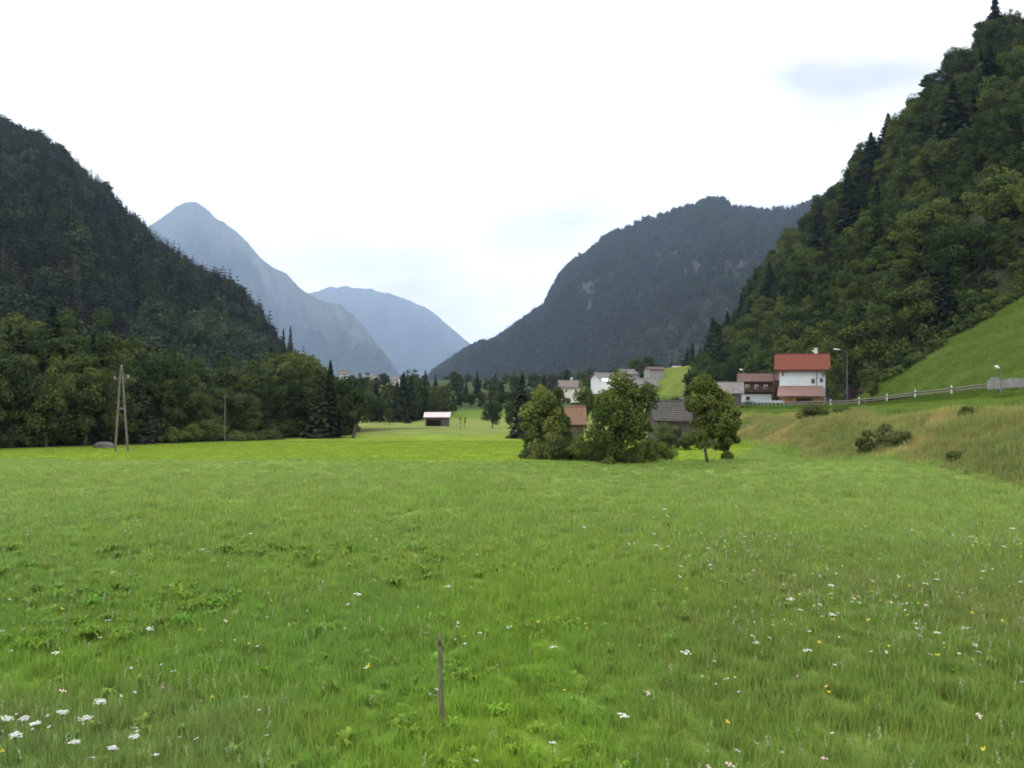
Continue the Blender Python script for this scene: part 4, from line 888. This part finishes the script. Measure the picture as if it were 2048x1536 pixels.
# timber power pole with two legs
qx, qy = at(243, 72); qz = float(ground(qx, qy))
Q = empty('power_pole', (qx, qy, qz), 0.0, 'A-shaped timber power pole standing at the edge of the left wood', 'power pole')
for sx in (-1, 1): MB().tube([(sx * 0.56, 0, -0.6), (sx * 0.31, 0, 3.0), (sx * 0.06, 0, 6.9)], [0.10, 0.09, 0.065], 10).build('leg', M['pole'], Q)
MB().box((0, 0, 3.55), (0.56, 0.12, 0.14)).build('cross_brace', M['pole'], Q)
MB().tube([(-0.6, 0, 5.95), (0.6, 0, 6.05)], [0.045, 0.045], 8).build('crossarm', M['pole'], Q)
for (ix, iz) in ((-0.55, 5.96), (0.55, 6.06), (0.0, 6.88)): MB().tube([(ix, 0, iz), (ix, 0, iz + 0.1), (ix, 0, iz + 0.12), (ix, 0, iz + 0.24)], [0.02, 0.02, 0.055, 0.035], 8).build('insulator', M['zinc'], Q)
qx, qy = at(450, 99); Q2 = empty('utility_pole', (qx, qy, float(ground(qx, qy))), 0, 'slender pale pole against the dark left wood', 'pole')
MB().tube([(0, 0, -0.5), (0, 0, 3), (0.03, 0, 5.4)], [0.075, 0.065, 0.05], 8).build('shaft', M['pole'], Q2); MB().box((0, 0, 5.15), (0.7, 0.07, 0.08)).build('crossarm', M['pole'], Q2)

# pale heap under a sheet at the wood's edge
sx_, sy_ = at(208, 80); r = R(541); v = []; nu, nv = 18, 9
for j in range(nv):
    for i in range(nu):
        a = 6.283 * i / nu; ph = j / (nv - 1) * 1.5; k = math.cos(ph) ** 0.55; v.append((math.cos(a) * 0.95 * k * (1 + 0.06 * r.normal()), math.sin(a) * 0.7 * k * (1 + 0.06 * r.normal()), 0.68 * math.sin(ph) ** 0.6 * (1 + 0.05 * r.normal()) - 0.12))
f = [(j * nu + i, j * nu + (i + 1) % nu, (j + 1) * nu + (i + 1) % nu, (j + 1) * nu + i) for j in range(nv - 1) for i in range(nu)] + [tuple((nv - 1) * nu + i for i in range(nu))]
hp = link(bpy.data.objects.new('covered_heap', mesh('covered_heap', v, f, M['tarp'], True))); hp.location = (sx_, sy_, float(ground(sx_, sy_))); tag(hp, 'low pale grey covered heap left of the A-shaped power pole', 'heap')

# thin fence stake in front
sx_, sy_ = at(884, 10.8); ST = empty('fence_stake', (sx_, sy_, float(ground(sx_, sy_))), 0, 'thin crooked wooden stake standing alone in the front of the meadow', 'stake')
pts = [(0.01, 0, -0.25), (0.008, 0, 0.0), (-0.002, 0.01, 0.2), (-0.012, 0.0, 0.42), (-0.02, 0.01, 0.62), (-0.018, 0, 0.82), (-0.026, 0, 0.98), (-0.03, 0.004, 1.1), (-0.034, 0.004, 1.15)]
MB().tube(pts, [0.034, 0.033, 0.030, 0.031, 0.028, 0.030, 0.027, 0.026, 0.012], 9).build('shaft', M['stake'], ST, True)
MB().tube([(-0.022, -0.026, 1.0), (-0.024, -0.044, 1.03), (-0.026, -0.046, 1.07)], [0.014, 0.018, 0.010], 8).build('insulator', M['black_band'], ST)

# ------------------------------------------------------------------ grass and flowers
def tuft(r, nb, hmin, hmax, wd, spread, bend=0.45):
    V = []; Fq = []; T = []
    for k in range(nb):
        a = r.uniform(0, 6.283); rr = spread * math.sqrt(r.uniform()); b = np.array([math.cos(a) * rr, math.sin(a) * rr, -0.02])
        h = r.uniform(hmin, hmax); o = r.uniform(0, 6.283); lean = h * r.uniform(0.05, bend); dv = np.array([math.cos(o), math.sin(o), 0]); s = np.array([-dv[1], dv[0], 0]) * wd * r.uniform(0.6, 1.2) * 0.5
        m_ = b + dv * lean * 0.3 + np.array([0, 0, h * 0.6]); t = b + dv * lean + np.array([0, 0, h * (1 - 0.25 * lean / h)])
        i = len(V); V += [b - s, b + s, m_ + s * 0.8, m_ - s * 0.8, t + s * 0.12, t - s * 0.12]; Fq += [(i, i + 1, i + 2, i + 3), (i + 3, i + 2, i + 4, i + 5)]; T += [min(max(r.normal(0.5, 0.2), 0), 1)] * 6
    return mesh('grass_tuft', np.array(V), np.array(Fq), M['blade'], False, {'tint': ('FLOAT', T)})
def leafy(r, n, hh, ln, wd):
    """broad-leaved meadow herb"""
    V = []; Fq = []; T = []
    for k in range(n):
        o = 6.283 * k / n + r.normal() * 0.4; dv = np.array([math.cos(o), math.sin(o), 0]); s = np.array([-dv[1], dv[0], 0]) * wd * r.uniform(0.7, 1.2) * 0.5; L_ = ln * r.uniform(0.6, 1.1); h = hh * r.uniform(0.4, 1)
        b = np.array([0, 0, 0.02]); p1 = b + dv * L_ * 0.3 + np.array([0, 0, h * 0.8]); p2 = b + dv * L_ * 0.7 + np.array([0, 0, h]); p3 = b + dv * L_ + np.array([0, 0, h * 0.75])
        i = len(V); V += [b - s * .1, b + s * .1, p1 + s * 0.8, p1 - s * 0.8, p2 + s, p2 - s, p3 + s * 0.15, p3 - s * 0.15]; Fq += [(i, i + 1, i + 2, i + 3), (i + 3, i + 2, i + 4, i + 5), (i + 5, i + 4, i + 6, i + 7)]; T += [min(max(r.normal(0.5, 0.2), 0), 1)] * 8
    return mesh('herb', np.array(V), np.array(Fq), M['blade'], False, {'tint': ('FLOAT', T)})

def frust(n, d0, d1, r, margin=4.0, slope=0.64, xmin=-1e9, xmax=1e9):
    d = np.sqrt(r.uniform(d0 * d0, d1 * d1, n)); x = r.uniform(-1, 1, n) * (slope * d + margin); k = (x > xmin) & (x < xmax); return x[k], d[k]

def grass(name, label, x, y, scale, protos, idx, hvar=(0.7, 1.3), tgain=None, seed=1):
    r = R(seed); n = len(x); s = scale * r.uniform(*hvar, n); rot = np.stack([r.normal(0, 0.1, n), r.normal(0, 0.1, n), r.uniform(0, 6.28, n)], 1)
    col = field_color(x, y) * (1 + 0.10 * r.normal(size=(n, 1))) * (1 + 0.05 * r.normal(size=(n, 3))); col = np.clip(col, 0.01, 0.6)
    if tgain is not None: col = col * tgain
    hn = 1 + 0.45 * fbm(x / 3.0, y / 3.0, 77)
    return scatter(name, label, np.stack([x, y, ground(x, y)], 1), rot, np.stack([s, s, s * hn], 1), idx, protos, col)

r = R(600)
near = [tuft(R(601 + i), 30, 0.10, 0.27, 0.011, 0.14, 0.75) for i in range(4)] + [leafy(R(606 + i), 14, 0.14, 0.11, 0.035) for i in range(2)]
x, y = frust(34000, 5.5, 30, r); k = r.uniform(0, 1, len(x)) < 1 - sstep(17, 30, y); x, y = x[k], y[k]; pk = fbm(x / 2.5, y / 2.5, 63) + 0.35 * sstep(-0.6, -2.5, x) * sstep(11, 13, y); herb = r.uniform(0, 1, len(x)) < np.clip(0.03 + 0.28 * pk, 0, 0.3)
grass('grass', 'long grass of the front meadow', x, y, 1.0, near, np.where(herb, 4 + r.integers(0, 2, len(x)), r.integers(0, 4, len(x))), seed=611, tgain=1.55)
mid = [tuft(R(621 + i), 26, 0.09, 0.22, 0.022, 0.27, 0.8) for i in range(4)]
x, y = frust(62000, 15, 85, r, xmax=30); k = (r.uniform(0, 1, len(x)) < sstep(14, 27, y)) & (y < field_edge(x) + 0.4 * r.normal(size=len(x))); x, y = x[k], y[k]; grass('grass', 'long grass of the middle meadow up to the mown field', x, y, 1.15 * (1 - 0.5 * sstep(32, 45, y)), mid, r.integers(0, 4, len(x)), seed=612, tgain=1.6)
far_ = [tuft(R(631 + i), 22, 0.04, 0.10, 0.035, 0.45, 0.9) for i in range(3)]
x, y = frust(30000, 47.5, 105, r, 6, xmax=24); k = (x > (-46 + 0.42 * (y - 70))) & (y > field_edge(x)); x, y = x[k], y[k]
grass('grass', 'short mown grass of the yellow green field', x, y, 1.0, far_, r.integers(0, 3, len(x)), seed=613, tgain=1.4)
bank = [tuft(R(641 + i), 26, 0.18, 0.45, 0.03, 0.32, 0.9) for i in range(3)]
x = r.uniform(20, 34, 12000); y = r.uniform(28, 125, 12000); base = 22 + 2.5 * sstep(60, 100, y) + 1.0 * fbm(0 * x + 2.2, y / 14, 21) + 1.8 * vnoise(x * 0 + 0.7, y / 21, 33)
k = (x > base - 0.3 + r.normal(size=len(x)) * 0.4) & (x < base + 8 + r.normal(size=len(x)) * 0.7) & (x / y < 0.68); x, y = x[k], y[k]
grass('dry_grass', 'tall dry uncut grass on the roadside bank', x, y, 1.0, bank, r.integers(0, 3, len(x)), seed=614, tgain=1.6)
x = r.uniform(28, 41, 9000); y = r.uniform(45, 150, 9000); k = (x / y < 0.66) & (x / y > 0.26) & (ground(x, y) > np.interp(y, RD, RZ) - 0.9) & ~((x > 40.6) & (x < 45.4)); x, y = x[k], y[k]
grass('grass', 'green grass between the dry bank and the road', x, y, 1.0, far_, r.integers(0, 3, len(x)), seed=615, tgain=1.2)

x = r.uniform(44, 92, 26000); y = r.uniform(62, 136, 26000); k = (x / y < 0.66) & (x > 46.2); x, y = x[k], y[k]
grass('grass', 'grass of the steep green slope below the woods', x, y, 1.3, far_, r.integers(0, 3, len(x)), seed=617, tgain=1.75)
# herbs with broad leaves forming darker patches
x, y = frust(2600, 9, 22, r); pk = fbm(x / 1.6, y / 2.2, 63); k = (pk > 0.16) & (x < -1.6); x, y = x[k], y[k]
dock = [leafy(R(651 + i), 14, 0.24, 0.17, 0.05) for i in range(3)]
grass('meadow_herbs', 'broad-leaved weeds standing in patches in the left meadow', x, y, 1.0, dock, r.integers(0, 3, len(x)), seed=616, tgain=np.array([[1.2, 1.28, 1.15]]))

# flower heads
def flower(r, kind):
    V = []; Fq = []; mi = []
    def q(c, n, s, m_):
        v, f = leaf_quads(np.array([c], float), np.array([n], float), s, r, 0.85); i = len(V); V.extend(v); Fq.append((i, i + 1, i + 2, i + 3)); mi.append(m_)
    h = {'umbel': 0.42, 'yellow': 0.30, 'seed': 0.45, 'pink': 0.36, 'daisy': 0.34}[kind]
    i = len(V); V.extend([np.array(p) for p in ((-0.003, 0, 0), (0.003, 0, 0), (0.002, 0.01, h), (-0.002, 0.01, h))]); Fq.append((i, i + 1, i + 2, i + 3)); mi.append(0)
    if kind == 'umbel':
        for k in range(22):
            a, rr = r.uniform(0, 6.28), 0.06 * math.sqrt(r.uniform()); q((math.cos(a) * rr, math.sin(a) * rr, h + 0.012 - rr * rr * 3), (r.normal() * .2, r.normal() * .2 - 0.2, 1), 0.024, 1)
    elif kind == 'seed':
        for k in range(9): q((r.normal() * 0.008, r.normal() * 0.008, h - 0.012 * k), (r.normal(), r.normal(), 0.2), 0.022, 1)
    else:
        for k in range(8): q((r.normal() * 0.014, r.normal() * 0.014, h + r.normal() * 0.008), (r.normal() * .5, r.normal() * .5 - 0.4, 0.8), 0.026, 1)
    return mesh('flower', np.array(V), np.array(Fq), [M['stem'], M[{'umbel': 'petal_white', 'yellow': 'petal_yellow', 'seed': 'petal_cream', 'pink': 'petal_pink', 'daisy': 'petal_white'}[kind]]], False, None, mi)
fl = [flower(R(661 + i), k) for i, k in enumerate(('umbel', 'yellow', 'seed', 'pink', 'daisy'))]
x, y = frust(9000, 7, 26, r); b = x / y; pk = fbm(x / 2.0, y / 2.4, 83)
pr = 0.26 + 0.55 * sstep(0.08, 0.3, b) * sstep(26, 20, y) + 0.7 * sstep(-0.15, -0.4, b) * (1 - sstep(10.5, 12.5, y)) + 0.15 * (1 - sstep(9, 10.5, y)); pr = pr * (0.35 + sstep(-0.1, 0.3, pk)); k = r.uniform(0, 1, len(x)) < pr * 0.8; x, y = x[k], y[k]; n = len(x)
idx = r.choice(5, n, p=[0.04, 0.07, 0.69, 0.06, 0.14]); s = r.uniform(0.75, 1.25, n)
scatter('meadow_flowers', 'small white, cream and yellow flower heads scattered through the grass', np.stack([x, y, ground(x, y)], 1), np.stack([r.normal(0, 0.12, n), r.normal(0, 0.12, n), r.uniform(0, 6.28, n)], 1), np.stack([s, s, s], 1), idx, fl)

# larger white umbels in the lower left corner, one plant each
ur = R(671)
for i, (px, py, w) in enumerate([(200, 1395, 0.24), (125, 1416, 0.20), (172, 1430, 0.22), (70, 1440, 0.19), (12, 1428, 0.2), (48, 1428, 0.14), (30, 1462, 0.16), (150, 1478, 0.13), (300, 1242, 0.17), (270, 1468, 0.13), (1665, 1223, 0.2), (225, 1490, 0.12)]):
    h = ur.uniform(0.42, 0.55); d = (CAMZ - h) * F / (py - HZ); x, y = at(px, d)
    lab = 'white flat-topped umbel flower in the lower left corner of the meadow' if px < 400 and py > 1300 else {300: 'white umbel flower among the dark weeds in the left meadow', 1210: 'white umbel flower low in the middle right of the meadow', 1665: 'white umbel flower highest in the right front meadow', 1820: 'white umbel flower lowest in the right front meadow', 1515: 'white umbel flower between the middle and the right front meadow'}[px]
    e = empty('umbel_flower', (x, y, float(ground(x, y))), 0, lab, 'flower', 'white umbel flowers')
    mb = MB(); mb.tube([(0.03, 0, -0.05), (0.01, 0, h * 0.5), (0, 0, h * 0.9)], [0.008, 0.007, 0.005], 5)
    pos = []
    for k in range(12):
        a = 6.28 * k / 12 + ur.normal() * 0.2; rr = w * 0.21 * ur.uniform(0.35, 1); pz = h + 0.03 * ur.uniform(0, 1) - (rr / w) ** 2 * 0.45; mb.tube([(0, 0, h * 0.9), (math.cos(a) * rr, math.sin(a) * rr, pz)], [0.0022, 0.0018], 3, False); pos.append((math.cos(a) * rr, math.sin(a) * rr, pz))
    mb.build('stem', M['stem'], e)
    c = np.repeat(np.array(pos), 9, 0) + ur.normal(size=(108, 3)) * np.array([0.016, 0.016, 0.005]); nr = np.array([[0, -0.25, 1.0]]) + ur.normal(size=(108, 3)) * 0.3
    v, f = leaf_quads(c, nr, 0.022 * ur.uniform(0.7, 1.3, 108), ur, 0.85); link(bpy.data.objects.new('umbel', mesh('umbel', v, f, M['petal_white'])), e)

# ------------------------------------------------------------------ air
m, t, o = newmat('haze_air'); pv = t.nodes.new('ShaderNodeVolumePrincipled')
pv.inputs['Color'].default_value = (0.50, 0.665, 0.96, 1); pv.inputs['Density'].default_value = 7.8e-5; pv.inputs['Anisotropy'].default_value = 0.0
t.links.new(pv.outputs['Volume'], o.inputs['Volume'])
hb = MB().box((0, 8850, (GZMIN - 1 + 2800) / 2), (28000, 18500, 2800 - (GZMIN - 1))).build('haze', m)
tag(hb, 'pale blue haze filling the valley', kind='stuff')
